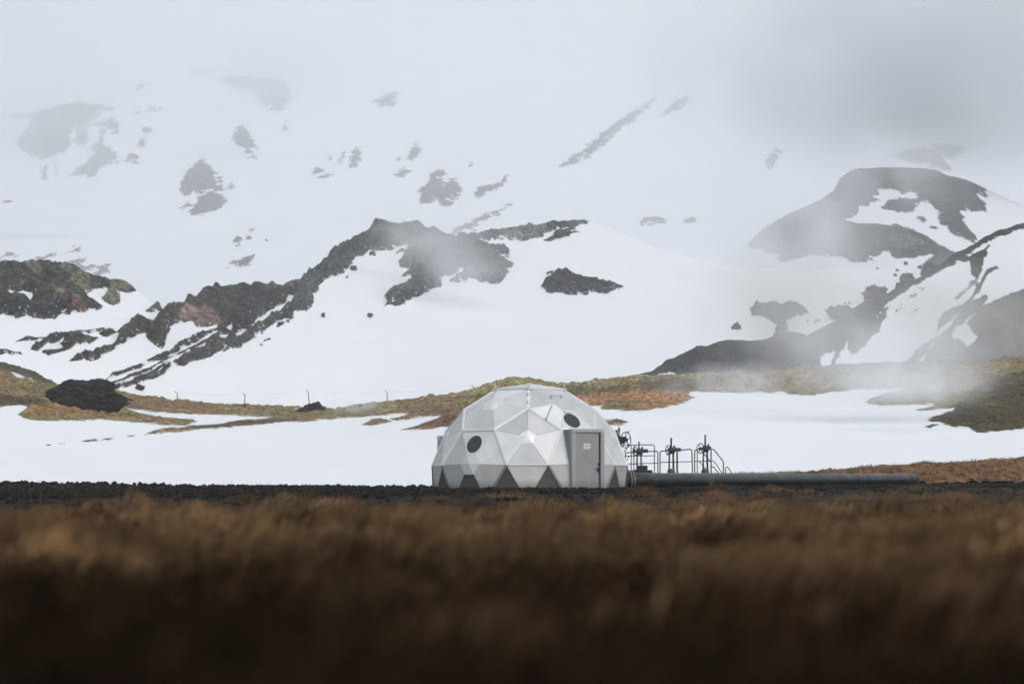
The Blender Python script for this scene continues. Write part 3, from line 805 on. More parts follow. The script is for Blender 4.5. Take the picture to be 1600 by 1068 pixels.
t = NT('black_lava_rock')
p = t.obj()
n = t.noise(p, 1.8, 6, 0.7); n2 = t.noise(p, 9, 5, 0.75)
c = t.mix(t.rmap(n, 0.35, 0.65), (0.010, 0.0095, 0.0095), (0.034, 0.031, 0.029))
c = t.mix(t.math('MULTIPLY', t.rmap(n2, 0.56, 0.7), 0.55), c, (0.12, 0.115, 0.105))
t.principled(c, 0.92, 0, t.bump(n2, 1.0, 0.12), 0.2)
LROCK = t.m
t = NT('grey_rock')
p = t.obj()
n = t.noise(p, 0.9, 6, 0.7); n2 = t.noise(p, 5, 5, 0.75)
c = t.mix(t.rmap(n, 0.35, 0.65), (0.045, 0.045, 0.046), (0.12, 0.118, 0.115))
c = t.mix(t.math('MULTIPLY', t.rmap(n2, 0.56, 0.7), 0.5), c, (0.16, 0.16, 0.15))
t.principled(c, 0.9, 0, t.bump(n2, 1.0, 0.2), 0.2)
GROCK = t.m


def boulder(sheet, px, py, w, h, label, mat=LROCK, seed=1, rough=0.3, power=2.6, group=None, prof=None, sub=4, depth=None):
    """w, h in photograph pixels; (px, py) is the middle of its foot"""
    D = float(sheet.D(px, py))
    u = D / F
    bm = bmesh.new(); bmesh.ops.create_icosphere(bm, subdivisions=sub, radius=1.0)
    V = np.array([q.co[:] for q in bm.verts])
    n = (np.abs(V) ** power).sum(1) ** (1 / power)
    V = V / n[:, None]
    dn_ = [rough * (1.1 * mnoise.noise(Vector(q) * 1.3 + Vector((seed * 3.7, 1, 2))) + 0.75 * mnoise.cell(Vector(q) * 2.6 + Vector((seed, 0, 5))) * 0.6 + 0.5 * mnoise.noise(Vector(q) * 4.1 + Vector((seed, 3, 0))) + 0.3 * mnoise.noise(Vector(q) * 9.0 + Vector((0, seed, 0)))) for q in V]
    V = V * (1 + np.array(dn_))[:, None]
    V *= np.array([w / 2 * u, (depth or w / 2 * u * 0.8), h * 0.62 * u])
    if prof is not None:
        V[:, 2] *= np.interp(V[:, 0] / (w / 2 * u), [a for a, b in prof], [b for a, b in prof])
    V[:, 2] += h * 0.38 * u
    for q, v_ in zip(bm.verts, V): q.co = v_
    me = bpy.data.meshes.new('boulder'); bm.to_mesh(me); bm.free()
    o = link('boulder', me, mat)
    o.location = W(px, py, D)
    return setp(o, label, 'boulder', group)


boulder(hill, 136, 641, 106, 44, 'big black lava boulder on the moss beside the snow at left', seed=3, rough=0.3, power=2.8, sub=6, prof=[(-1, 0.9), (-0.5, 1.08), (0.0, 0.97), (0.4, 1.0), (0.75, 0.85), (1.1, 0.55)])
boulder(hill, 494, 644, 32, 15, 'larger jagged black boulder under the leaning pole', seed=5, rough=0.45, power=1.5, sub=5)
boulder(hill, 470, 646, 21, 8, 'low flat black rock beside the larger jagged boulder', seed=6, rough=0.45, power=1.7)
boulder(hill, 376, 637, 18, 5, 'small dark rock on the moss crest below the pole', seed=8, rough=0.3)
boulder(hill, 1361, 588, 12, 6, 'small dark rock veiled by steam on the mossy crest', seed=9, rough=0.3)
boulder(ridge, 218, 608, 14, 7, 'small black rock alone on snow right of the big boulder', seed=10, power=2.0, rough=0.45)
boulder(ridge, 505, 495, 6, 7, 'small grey rock on snow below the narrow crag arm', GROCK, seed=11, power=2.0, rough=0.45, sub=3)
boulder(ridge, 579, 494, 9, 5, 'small grey rock on open snow below the broad crag', GROCK, seed=12, power=2.0, rough=0.45, sub=3)
boulder(ridge, 553, 423, 10, 9, 'grey rock on snow just under the crag edge', GROCK, seed=13, power=2.0, rough=0.45, sub=3)
boulder(ridge, 582, 401, 9, 9, 'grey rock on snow in the hollow under the crag summit', GROCK, seed=23, rough=0.3, sub=3)
boulder(ridge, 1151, 516, 11, 12, 'upright grey rock alone on snow left of the flat outcrop', GROCK, seed=14, power=2.0, rough=0.45)
boulder(ridge, 1369, 467, 33, 21, 'large grey boulder perched above the dark hill crest', GROCK, seed=15, rough=0.4, power=2.0, sub=5)
boulder(ridge, 1311, 496, 33, 18, 'broad grey boulder half hidden by the dark hill crest', GROCK, seed=16, rough=0.5, power=1.9, sub=5)
boulder(ridge, 1417, 442, 22, 15, 'grey boulder below the curling snow patch at the hill crest', GROCK, seed=17, power=2.0, rough=0.45)
boulder(ridge, 1408, 450, 16, 9, 'small grey boulder leaning against the dark hill crest', GROCK, seed=18, power=2.0, rough=0.45)
for i_, (a_, b_, c_, d__, l_) in enumerate((
        (1262, 502, 4, 3, 'tiny grey rock closest to the flat outcrop edge on the snow'), (1274, 504, 4, 4, 'tiny grey rock, lower of the pair between outcrop and dark hill'),
        (1279, 501, 5, 3, 'tiny grey rock, upper of the pair between outcrop and dark hill'), (1321, 474, 4, 2, 'tiny grey speck of rock above the broad boulder, first of two'),
        (1327, 474, 4, 3, 'tiny grey speck of rock above the broad boulder, second of two'), (1371, 420, 4, 2, 'tiny grey rock alone on snow above the large perched boulder'),
        (1399, 431, 6, 4, 'tiny grey rock just left of the crest boulder pair'), (1402, 423, 5, 3, 'tiny grey rock above and left of the crest boulder pair'),
        (1415, 413, 6, 5, 'small grey rock on snow under the far hill edge'), (1437, 419, 6, 5, 'small grey rock against the dark foot of the far hill'))):
    boulder(ridge, a_, b_, c_, d__, l_, GROCK, seed=30 + i_, power=2.0, rough=0.45, sub=2, group='tiny rocks on the snow')
o = stones_mesh('gravel_heap', np.array([W(505 + rng.normal(0, 9), 762 - abs(rng.normal(0, 1.6)), 88) for _ in range(260)]), rng.uniform(0.03, 0.08, 260), GRAVEL, label='low heap of black gravel at the snow edge left of the dome')

# ------------------------------------------------------------------ power poles and wires
POLE = simple('weathered_pole', (0.16, 0.155, 0.15), 0.8)
WIRE = simple('grey_wire', (0.45, 0.46, 0.47), 0.6)
INS = simple('pale_insulator', (0.5, 0.5, 0.5), 0.5)
DP = 312.0
poles = [(277, 613.5, 0, 'pole nearest the big black boulder'), (382.5, 615, 0, 'upright pole above the mossy crest, second from the black boulder'), (481.5, 611, -4.5, 'leaning pole behind the jagged black boulder'), (605, 612.5, 0, 'upright pole behind the steaming moss left of the dome'), (740, 604, 0, 'pole whose tip shows over the moss behind the dome')]
tops = []
def zback(px, D):
    Dc = float(hill.D(px, hill.yc(px))); dd = D - Dc
    return CZ + Dc * (HY - float(hill.yc(px))) / F - 0.10 * dd - 0.00015 * dd * dd
for px, py, lean, lab in poles:
    top = W(px, py, DP); zb = zback(px, DP) - 0.6
    e = empty('power_pole', (top[0], top[1], zb)); e.rotation_euler = (0, R(lean), 0)
    H = (top[2] - zb)
    if lean: e.location.x -= math.tan(R(lean)) * H
    m = MB(); m.tube([(0, 0, 0), (0, 0, H)], [0.09, 0.06], 8); m.build('pole', POLE, e)
    m = MB(); m.tube([(-0.22, 0, H + 0.1), (0.02, 0, H - 0.1)], 0.03, 6); m.build('bracket', POLE, e)
    m = MB(); m.tube([(-0.22, 0, H + 0.08), (-0.22, 0, H + 0.16), (-0.22, 0, H + 0.22)], [0.06, 0.08, 0.04], 8); m.build('insulator', INS, e)
    setp(e, 'grey wooden ' + lab, 'pole', 'power poles across the snow')
    tops.append(Vector((top[0] - 0.22, DP, top[2] + 0.2)))
tops.append(Vector(W(900, 590, DP)))
for i in range(len(tops) - 1):
    a, b = tops[i], tops[i + 1]
    m = MB(); pts_ = []
    for k in range(13):
        u = k / 12; q = a.lerp(b, u); q.z -= 4 * 0.42 * u * (1 - u); pts_.append(q)
    m.tube(pts_, 0.008, 5)
    lab = ['between the first and second poles from the black boulder', 'between the second pole and the leaning pole', 'between the leaning pole and the next upright pole', 'running towards the pole tip behind the dome', 'dropping behind the mossy rise behind the dome'][i]
    setp(m.build('overhead_wire', WIRE), 'thin sagging wire ' + lab, 'wire', 'wires of the power line')

# ------------------------------------------------------------------ the dome
def panel_mat(name, base, mesh_amt, rough=0.42, dirt=0.5, metal=0.0):
    t = NT(name)
    g = t.pos(); inf = t.node('ShaderNodeObjectInfo')
    n = t.noise(g, 1.6, 5, 0.6); n2 = t.noise(g, 14, 4, 0.65)
    rnd = t.rmap(inf.outputs['Random'], 0, 1, 0.74, 1.1)
    k = t.math('MULTIPLY', rnd, t.rmap(n, 0.3, 0.7, 1 - 0.13 * dirt, 1.05))
    k = t.math('MULTIPLY', k, t.rmap(n2, 0.3, 0.7, 1 - 0.08 * dirt, 1.04))
    if mesh_amt:
        br = t.node('ShaderNodeTexBrick'); br.inputs['Scale'].default_value = 16; br.inputs['Mortar Size'].default_value = 0.03
        mp_ = t.node('ShaderNodeMapping'); mp_.inputs['Rotation'].default_value = (R(90), 0, 0)
        t.link(g, mp_.inputs['Vector']); t.link(mp_.outputs[0], br.inputs['Vector'])
        k = t.math('MULTIPLY', k, t.rmap(br.outputs['Fac'], 0, 1, 1.0, 1 - mesh_amt))
    kk = t.node('ShaderNodeCombineColor')
    for i in range(3): t.link(k, kk.inputs[i])
    c = t.mix(1.0, base, kk.outputs[0], 'MULTIPLY')
    # rusty brown splash along the ground
    z = t.node('ShaderNodeSeparateXYZ'); t.link(g, z.inputs[0])
    sp = t.math('MULTIPLY', t.rmap(t.math('ADD', z.outputs['Z'], t.math('MULTIPLY', n2, -0.35)), 0.18, -0.12), 0.55 * dirt)
    c = t.mix(sp, c, (0.11, 0.085, 0.06))
    t.principled(c, t.rmap(n, 0.3, 0.7, rough - 0.07, rough + 0.1), metal, t.bump(n2, 0.12, 0.02), 0.45)
    return t.m
PAN = panel_mat('light_grey_panel', (0.77, 0.78, 0.79), 0.0, 0.5, 0.9, 0.22)
PAN2 = panel_mat('weathered_grey_panel', (0.66, 0.66, 0.655), 0.14, 0.5, 1.0, 0.2)
PAND = panel_mat('dark_grey_panel', (0.085, 0.087, 0.09), 0.0, 0.5, 1.0)
STRIP = panel_mat('white_strip', (0.84, 0.85, 0.86), 0.0, 0.35, 0.6)
STRIPD = panel_mat('grey_strip', (0.26, 0.27, 0.28), 0.0, 0.4, 0.8)
GALV = panel_mat('galvanised_frame', (0.46, 0.49, 0.52), 0.0, 0.38, 0.8)
DOORM = panel_mat('door_grey', (0.43, 0.42, 0.41), 0.08, 0.5, 0.8)
BLACK = simple('black_metal', (0.012, 0.012, 0.013), 0.4)
GLASS = simple('dark_tinted_glass', (0.03, 0.034, 0.038), 0.16, 0.0, 0.1, 1.0, spec=0.6)
WHITE = simple('white_sign', (0.7, 0.72, 0.74), 0.5, var=0.05)
MARK = simple('grey_print', (0.22, 0.24, 0.27), 0.6)
INNER = simple('dark_inner_shell', (0.05, 0.05, 0.05), 0.9)

DC = Vector((0.665, 90.0, 0.2)); RD = 3.695; ZCUT = -0.004
ph = (1 + 5 ** .5) / 2
ic = []
for a, b in itertools.product((-1, 1), (-ph, ph)):
    ic += [(0, a, b), (a, b, 0), (b, 0, a)]
ic = np.array(ic, float); ic /= np.linalg.norm(ic[0])
zax = ic[0]; xax = np.cross([0, 1, .3], zax); xax /= np.linalg.norm(xax); yax = np.cross(zax, xax)
ic = ic @ np.array([xax, yax, zax]).T
r1 = ic[(ic[:, 2] > 0.3) & (ic[:, 2] < 0.6)][0]
dlt = R(-90 - 1.9) - math.atan2(r1[1], r1[0])
cs, sn = math.cos(dlt), math.sin(dlt)
ic = np.stack([ic[:, 0] * cs - ic[:, 1] * sn, ic[:, 0] * sn + ic[:, 1] * cs, ic[:, 2]], 1)
dm = np.linalg.norm(ic[:, None] - ic[None], axis=2); el = dm[dm > 1e-6].min() * 1.01
nbr = {i: [j for j in range(12) if j != i and dm[i, j] < el] for i in range(12)}
def tv(i, j):
    q = ic[i] * 2 / 3 + ic[j] / 3
    return q / np.linalg.norm(q)
def order(c, pts):
    c = Vector(c); u = (Vector(pts[0]) - c * Vector(pts[0]).dot(c)).normalized(); w = c.cross(u)
    return sorted(pts, key=lambda q: math.atan2(Vector(q).dot(w), Vector(q).dot(u)))
cells = []
for i in range(12):
    cells.append((ic[i], order(ic[i], [tv(i, j) for j in nbr[i]]), 5))
for i, j, k in itertools.combinations(range(12), 3):
    if dm[i, j] < el and dm[j, k] < el and dm[i, k] < el:
        c = ic[i] + ic[j] + ic[k]; c = c / np.linalg.norm(c)
        cells.append((c, order(c, [tv(i, j), tv(j, i), tv(j, k), tv(k, j), tv(k, i), tv(i, k)]), 6))
ZC = (ZCUT - DC.z) / RD       # cut in unit sphere

def clip(poly, z0):
    out = []
    for i in range(len(poly)):
        a, b = poly[i - 1], poly[i]
        if (a.z >= z0) != (b.z >= z0):
            out.append(a.lerp(b, (z0 - a.z) / (b.z - a.z)))
        if b.z >= z0: out.append(b)
    return out

dome = empty('geodesic_dome', (DC.x, DC.y, 0.0))
setp(dome, 'pale grey geodesic dome hut with door and round windows on black gravel', 'dome hut')
OFF = Vector((0, 0, DC.z))      # unit sphere to the empty's own space

def plate(name, poly, mat, th=0.03, lift=0.0, shrink=0.006, parent=dome):
    """thin plate over a flat polygon in dome space"""
    nrm = (poly[1] - poly[0]).cross(poly[2] - poly[0]).normalized()
    cen = sum(poly, Vector()) / len(poly)
    if nrm.dot(cen - OFF) < 0: nrm = -nrm; poly = poly[::-1]
    pp = []
    for q in poly:
        d = cen - q
        pp.append(q + d.normalized() * min(shrink * 1.6, d.length * 0.3) + nrm * lift)
    m = MB(); n = len(pp)
    bk = [q - nrm * th for q in pp]
    m.add(pp + bk, [tuple(range(n)), tuple(range(2 * n - 1, n - 1, -1))] + [(i, i + n, (i + 1) % n + n, (i + 1) % n) for i in range(n)])
    return m.build(name, mat, parent)

door_az = R(34)
nD = Vector((math.sin(door_az), -math.cos(door_az), 0)); tD = Vector((math.cos(door_az), math.sin(door_az), 0))
facets = []
for c, ring, k in cells:
    if c[2] < -0.45: continue
    cv = Vector(c)
    for i in range(k):
        a, b = Vector(ring[i]), Vector(ring[(i + 1) % k])
        poly = clip([cv, a, b], ZC)
        if len(poly) < 3: continue
        poly = [q * RD + OFF for q in poly]
        area = sum(((poly[q] - poly[0]).cross(poly[q + 1] - poly[0])).length for q in range(1, len(poly) - 1)) / 2
        if area < 0.02: continue
        zs = sorted((a.z, b.z))
        if c[2] > 0: kind = 'dark' if (k == 6 and zs[1] < 0) else ('skirt' if zs[0] < 0 else 'light')
        else: kind = 'skirt' if zs[0] > 0 else 'dark'
        if c[2] > 0.95: kind = 'light'
        mat = {'light': PAN, 'skirt': PAN2, 'dark': PAND}[kind]
        th = 0.03
        o = plate('panel', poly, mat, th, lift=-0.02 if kind == 'dark' else 0.0)
        facets.append((poly, o))
    # the small cover over the middle of each fan
    if c[2] > -0.02 and c[2] < 0.95 and not (c[2] < 0.4 and cv.dot(nD) > 0.93):
        sc = 0.30 if k == 6 else 0.24
        pp = []
        for i in range(k):
            q = cv.lerp(Vector(ring[i]), sc)
            pp.append(q * RD + OFF + cv * 0.012)
        m = MB()
        top_ = cv * RD + OFF + cv * 0.014
        if all(q.z > 0.05 for q in pp):
            n_ = len(pp)
            low = [q - cv * 0.02 for q in pp]
            m.add([top_] + pp + low, [(0, 1 + i, 1 + (i + 1) % n_) for i in range(n_)] + [(1 + i, 1 + n_ + i, 1 + n_ + (i + 1) % n_, 1 + (i + 1) % n_) for i in range(n_)])
            m.build('cover_plate', PAN, dome)
# strips along the edges of the five and six sided cells
seen = set()
for c, ring, k in cells:
    for i in range(k):
        a, b = Vector(ring[i]), Vector(ring[(i + 1) % k])
        key = tuple(sorted((tuple(np.round(a, 3)), tuple(np.round(b, 3)))))
        if key in seen: continue
        seen.add(key)
        if max(a.z, b.z) < ZC + 0.01: continue
        if min(a.z, b.z) < ZC:
            lo, hi = (a, b) if a.z < b.z else (b, a)
            a, b = hi, hi.lerp(lo, (hi.z - ZC) / (hi.z - lo.z))
        if a.z > 0.93 and b.z > 0.93: continue
        A, B = a * RD + OFF, b * RD + OFF
        mid = (A + B) / 2 - OFF; mid.normalize()
        d = (B - A).normalized(); s_ = d.cross(mid).normalized()
        horiz = abs(a.z - b.z) < 0.02
        w = 0.028 if (horiz and a.z < 0.3) else 0.05
        A2, B2 = A - d * 0.0, B + d * 0.0
        m = MB()
        vs = []
        for P_ in (A2, B2):
            up_ = ((P_ - OFF).normalized() + mid).normalized()
            for sx, h in ((-w, -0.01), (-w, 0.016), (0, 0.026), (w, 0.016), (w, -0.01)):
                vs.append(P_ + s_ * sx + up_ * h)
        m.add(vs, [(j, j + 1, j + 6, j + 5) for j in range(4)] + [(0, 1, 2, 3, 4), (9, 8, 7, 6, 5)])
        m.build('seam_strip', STRIPD if (min(a.z, b.z) < 0.0) else STRIP, dome)
# foundation kerb and inner shell
m = MB()
ringp = [(3.5 * math.cos(2 * math.pi * q / 60), 3.5 * math.sin(2 * math.pi * q / 60)) for q in range(60)]
vs = [(x_, y_, -0.12) for x_, y_ in ringp] + [(x_, y_, 0.06) for x_, y_ in ringp]
m.add(vs, [(q, (q + 1) % 60, 60 + (q + 1) % 60, 60 + q) for q in range(60)] + [tuple(range(60, 120))])
m.build('foundation', INNER, dome)

def hit(zx, zy):
    """where the line of sight through a point of the dome drawing meets a panel"""
    px, py = 660 + zx / 4.706, 590 + zy / 4.706
    o_ = Vector((0, 0, CZ)) - Vector((DC.x, DC.y, 0)); d = Vector(((px - 800) / F, 1, (HY - py) / F)).normalized()
    best = None
    for poly, ob in facets:
        nrm = (poly[1] - poly[0]).cross(poly[2] - poly[0]).normalized()
        cen = sum(poly, Vector()) / len(poly)
        if nrm.dot(cen - OFF) < 0: nrm = -nrm
        den = d.dot(nrm)
        if den > -1e-4: continue
        t_ = (poly[0] - o_).dot(nrm) / den; P_ = o_ + d * t_
        ins = True; sgn = 0
        for i in range(len(poly)):
            e_ = (poly[(i + 1) % len(poly)] - poly[i]).cross(P_ - poly[i]).dot(nrm)
            if sgn == 0: sgn = 1 if e_ > 0 else -1
            elif e_ * sgn < -1e-9: ins = False
        if ins and (best is None or t_ < best[0]): best = (t_, P_, nrm)
    return best[1], best[2]

def porthole(zx, zy, r, lab):
    P_, nrm = hit(zx, zy)
    u = nrm.orthogonal().normalized(); w = nrm.cross(u)
    ring_ = lambda rr, h: [P_ + (u * math.cos(2 * math.pi * q / 40) + w * math.sin(2 * math.pi * q / 40)) * rr + nrm * h for q in range(40)]
    m = MB()
    L_ = [ring_(r + 0.025, -0.02), ring_(r + 0.025, 0.018), ring_(r + 0.006, 0.024), ring_(r, 0.012)]
    vs = [q for l_ in L_ for q in l_]
    m.add(vs, [(j * 40 + q, j * 40 + (q + 1) % 40, (j + 1) * 40 + (q + 1) % 40, (j + 1) * 40 + q) for j in range(3) for q in range(40)], True)
    win = m.build('window', STRIP, dome); win['label'] = lab
    m = MB(); L_ = [ring_(r, 0.008), ring_(r * 0.96, 0.014), ring_(r * 0.6, 0.022), ring_(r * 0.25, 0.026)]
    vs = [q for l_ in L_ for q in l_]
    m.add(vs, [(j * 40 + q, j * 40 + (q + 1) % 40, (j + 1) * 40 + (q + 1) % 40, (j + 1) * 40 + q) for j in range(3) for q in range(40)] + [tuple(range(120, 160))], True)
    m.build('glass', GLASS, win)
porthole(383, 488, 0.34, 'round dark window low on the dome left of centre')
porthole(1098, 316, 0.335, 'round dark window above the door')

# cap roof
m = MB(); rim = []; rim2 = []; rim0 = []
for q in range(5):
    a = R(-90 - 1.9 + 72 * q)
    rim.append(Vector((1.445 * math.cos(a), 1.445 * math.sin(a), 3.675))); rim0.append(Vector((1.445 * math.cos(a), 1.445 * math.sin(a), 3.615)))
ap = Vector((0, 0, 3.885))
for q in range(5):
    plate('roof_panel', [ap, rim[q], rim[(q + 1) % 5]], PAN, 0.03, shrink=0.008)
m.add(rim + rim0, [(q, q + 5, (q + 1) % 5 + 5, (q + 1) % 5) for q in range(5)] + [(4 + 5, 3 + 5, 2 + 5, 1 + 5, 5)])
m.build('roof_rim', STRIP, dome)
m = MB(); gp_ = [(1.44 * math.cos(R(-91.9 + 72 * q)), 1.44 * math.sin(R(-91.9 + 72 * q))) for q in range(5)]
m.add([(a_, b_, 3.572) for a_, b_ in gp_] + [(a_, b_, 3.612) for a_, b_ in gp_], [(q, (q + 1) % 5, (q + 1) % 5 + 5, q + 5) for q in range(5)])
m.build('rim_shadow_band', BLACK, dome)  # black band standing in for the shadow under the roof rim
for q in range(5):
    a = R(-90 - 1.9 + 72 * q)
    m = MB(); m.tube([(1.33 * math.cos(a), 1.33 * math.sin(a), 3.70), (1.36 * math.cos(a), 1.36 * math.sin(a), 3.84)], 0.022, 6); m.build('lifting_lug', STRIP, dome)
for z_ in (3.42, 3.12):
    P_, nrm = hit(776, 770 - (z_ - 0.2) * 197.6)
    m = MB(); m.box(P_ + nrm * 0.035, (0.05, 0.04, 0.16)); m.build('seam_bracket', GALV, dome)

# grab bar and stay rod on the upper panels
(Pa, na), (Pb, nb_) = hit(942, 150), hit(1018, 150)
m = MB(); m.tube([Pa, Pa + na * 0.10 + Vector((0, 0, 0.03)), Pa + na * 0.11, Pb + nb_ * 0.11, Pb + nb_ * 0.10 + Vector((0, 0, 0.03)), Pb], 0.017, 8)
m.box(Pa + na * 0.02, (0.06, 0.06, 0.1)); m.box(Pb + nb_ * 0.02, (0.06, 0.06, 0.1))
m.build('grab_bar', GALV, dome)
(Pa, na), (Pb, nb_) = hit(908, 308), hit(950, 212)
m = MB(); m.tube([Pa + na * 0.03, Pb + nb_ * 0.07], 0.013, 6); m.box(Pa + na * 0.03, (0.05, 0.05, 0.06)); m.build('stay_rod', BLACK, dome)
(Pa, na) = hit(1060, 246)
u_ = Vector((0, 0, 1)).cross(na).normalized(); w_ = na.cross(u_)
plate('window_hood', [Pa + u_ * -0.12 + w_ * 0.03, Pa + u_ * 0.12 + w_ * 0.03, Pa + u_ * 0.20 - w_ * 0.09, Pa - u_ * 0.16 - w_ * 0.09], PAN, 0.03, lift=0.05)

# door box
def door_box(az, r, wid, top, depth, full=True):
    n_ = Vector((math.sin(az), -math.cos(az), 0)); t_ = Vector((math.cos(az), math.sin(az), 0))
    def pt(s_, o_, z): return n_ * (r + o_) + t_ * s_ + Vector((0, 0, z))
    def obox(name, s0, s1, o0, o1, z0, z1, mat, parent=dome, bev=0.006):
        m = MB()
        vs = [pt(s_, o_, z) for z in (z0, z1) for s_, o_ in ((s0, o0), (s1, o0), (s1, o1), (s0, o1))]
        m.add(vs, [(3, 2, 1, 0), (4, 5, 6, 7), (0, 1, 5, 4), (1, 2, 6, 5), (2, 3, 7, 6), (3, 0, 4, 7)])
        return m.build(name, mat, parent, bev)
    hw = wid / 2
    fr = obox('door_frame', -hw - 0.15, hw + 0.17, -0.1, 0.05, top, top + 0.12, GALV)
    obox('jamb', -hw - 0.14, -hw, -0.1, 0.045, -0.02, top - 0.003, GALV, fr)
    obox('jamb', hw + 0.01, hw + 0.165, -0.1, 0.045, -0.02, top - 0.003, GALV, fr)
    obox('side_wall', -hw - 0.12, -hw - 0.06, -depth, -0.103, 0.0, top + 0.05, STRIPD, fr)
    obox('side_wall', hw + 0.07, hw + 0.13, -depth, -0.103, 0.0, top + 0.05, STRIPD, fr)
    obox('top_wall', -hw - 0.12, hw + 0.13, -depth, -0.103, top + 0.053, top + 0.10, STRIPD, fr)
    if not full: 
        obox('back_panel', -hw + 0.004, hw + 0.006, -0.06, -0.02, 0.0, top - 0.005, GALV, fr)
        return
    dr = obox('door', -hw + 0.006, hw - 0.05, -0.05, 0.0, 0.01, top - 0.012, DOORM)
    obox('edge_trim', hw - 0.045, hw - 0.005, -0.05, 0.008, 0.01, top - 0.012, BLACK, dr)
    sg = obox('sign', -0.18, 0.125, 0.003, 0.008, 1.42, 1.61, WHITE, dr, 0)
    for s0, s1, z0, z1 in ((-0.075, -0.04, 1.49, 1.54), (-0.03, 0.012, 1.485, 1.53), (0.06, 0.085, 1.5, 1.55), (-0.14, -0.125, 1.48, 1.57)):
        m = MB(); m.add([pt(s0, 0.0095, z0), pt(s1, 0.0095, z0), pt(s1, 0.0095, z1), pt(s0, 0.0095, z1)], [(0, 1, 2, 3)]); m.build('printed_mark', MARK, dr)
    hd = MB(); hd.tube([pt(hw - 0.09, 0.0, 0.70), pt(hw - 0.09, 0.06, 0.70), pt(hw - 0.24, 0.065, 0.70)], 0.016, 8)
    hd.box(pt(hw - 0.09, 0.012, 0.66), (0.05, 0.03, 0.20), az); hd.build('handle', BLACK, dr)
    m = MB(); m.tube([pt(hw - 0.09, 0.0, 0.87), pt(hw - 0.09, 0.035, 0.87)], 0.035, 10); m.build('lock', BLACK, dr)
door_box(door_az, 3.665, 1.11, 2.02, 1.1)
door_box(R(-110), 3.42, 0.9, 1.83, 0.9, False)

# ------------------------------------------------------------------ pipe
PIPE = simple('dark_grey_pipe', (0.016, 0.0175, 0.019), 0.42, 0.0, 0.2, 0.8, spec=0.45)
PIPER = simple('pipe_ring', (0.13, 0.135, 0.14), 0.4, 0.0, 0.2, 3)
RUSTY = simple('flange_steel', (0.2, 0.19, 0.175), 0.5, 0.2, 0.3, 5)
pr = 0.29; pz = 0.275
A0 = Vector((4.05, 90.75, pz)); A1 = Vector((4.62, 90.9, pz)); A2 = Vector((5.15, 91.55, pz)); A3 = Vector(W(1428, 748.6, 127)); A3.z = pz
pipe = empty('steam_pipe', (A1.x, A1.y, 0))
rel = lambda q: q - Vector((A1.x, A1.y, 0))
def bez(a, b, c, n):
    return [a * (1 - u) ** 2 + b * 2 * u * (1 - u) + c * u * u for u in [k / n for k in range(n + 1)]]
dirp = (A3 - A2).normalized()
path = [A0] + bez(A1 - Vector((0.1, 0.02, 0)), A1 + Vector((0.25, 0.1, 0)), A2, 6) + [A3]
m = MB(); m.tube([rel(q) for q in path], pr, 32); m.build('pipe_run', PIPE, pipe)
def ringat(name, q, d, r, h, mat):
    m = MB(); m.tube([rel(q - d * h / 2), rel(q + d * h / 2)], r, 32); return m.build(name, mat, pipe)
d0 = (A1 - A0).normalized()
ringat('flange', A0.lerp(A1, 0.62), d0, pr + 0.09, 0.05, RUSTY); ringat('flange', A0.lerp(A1, 0.80), d0, pr + 0.09, 0.05, RUSTY)
for k in range(14):
    a = 2 * math.pi * k / 14; u = d0.orthogonal().normalized(); w = d0.cross(u)
    q = A0.lerp(A1, 0.71) + (u * math.cos(a) + w * math.sin(a)) * (pr + 0.06)
    m = MB(); m.tube([rel(q - d0 * 0.1), rel(q + d0 * 0.1)], 0.016, 6); m.build('bolt', RUSTY, pipe)
Lp = (A3 - A2).length
for f_ in (0.0, 0.10, 0.27, 0.52, 0.78):
    ringat('weld_ring', A2 + dirp * Lp * f_ + dirp * 0.01, dirp, pr + 0.005, 0.03 if f_ else 0.02, PIPER if f_ not in (0.1,) else PIPE)
ringat('end_rim', A3 - dirp * 0.03, dirp, pr + 0.03, 0.10, PIPER)
# bracket box on the near side, with its two lugs
def on_pipe(px):
    lo, hi = 0.0, 1.0
    for _ in range(40):
        mid = (lo + hi) / 2; q = A2.lerp(A3, mid)
        if 800 + q.x / q.y * F < px: lo = mid
        else: hi = mid
    return A2.lerp(A3, lo)
qb = on_pipe(1101)
ang = math.atan2(dirp.y, dirp.x); side = Vector((dirp.y, -dirp.x, 0))
m = MB(); m.box(rel(qb + side * 0.22) + Vector((0, 0, -0.16)), (0.7, 0.16, 0.2), ang); m.build('support_box', PIPE, pipe, 0.01)
for s_ in (-0.25, 0.18):
    m = MB(); m.tube([rel(qb + side * 0.27 + dirp * s_) + Vector((0, 0, -0.06)), rel(qb + side * 0.27 + dirp * s_) + Vector((0, 0, 0.02))], 0.03, 8); m.build('support_lug', PIPER, pipe)
setp(pipe, 'long dark grey steel pipe running from the dome along the gravel', 'pipe')

# ------------------------------------------------------------------ valve platform
RAIL = simple('dark_rail_paint', (0.02, 0.021, 0.022), 0.5)
VALV = simple('valve_grey', (0.05, 0.053, 0.056), 0.5, 0.1, 0.3, 6)
VALVL = simple('stem_grey', (0.22, 0.23, 0.235), 0.4, 0.3, 0.3, 6)
DR = 103.5
plat = empty('valve_platform', tuple(W(1050, 743, DR)[:2]) + (0.0,))
org = Vector(plat.location)
def V2(px, py, D=DR): return Vector(W(px, py, D)) - org
fz = 0.46
def P0(px, D, z): q = Vector(W(px, 743, D)); return Vector((q.x, q.y, z)) - org
m = MB()
vs = [P0(974, 102.2, fz), P0(1112, 102.2, fz), P0(1112, 105.6, fz), P0(974, 105.6, fz)]
m.add(vs + [q - Vector((0, 0, 0.08)) for q in vs], [(0, 1, 2, 3), (7, 6, 5, 4), (0, 4, 5, 1), (1, 5, 6, 2), (2, 6, 7, 3), (3, 7, 4, 0)])
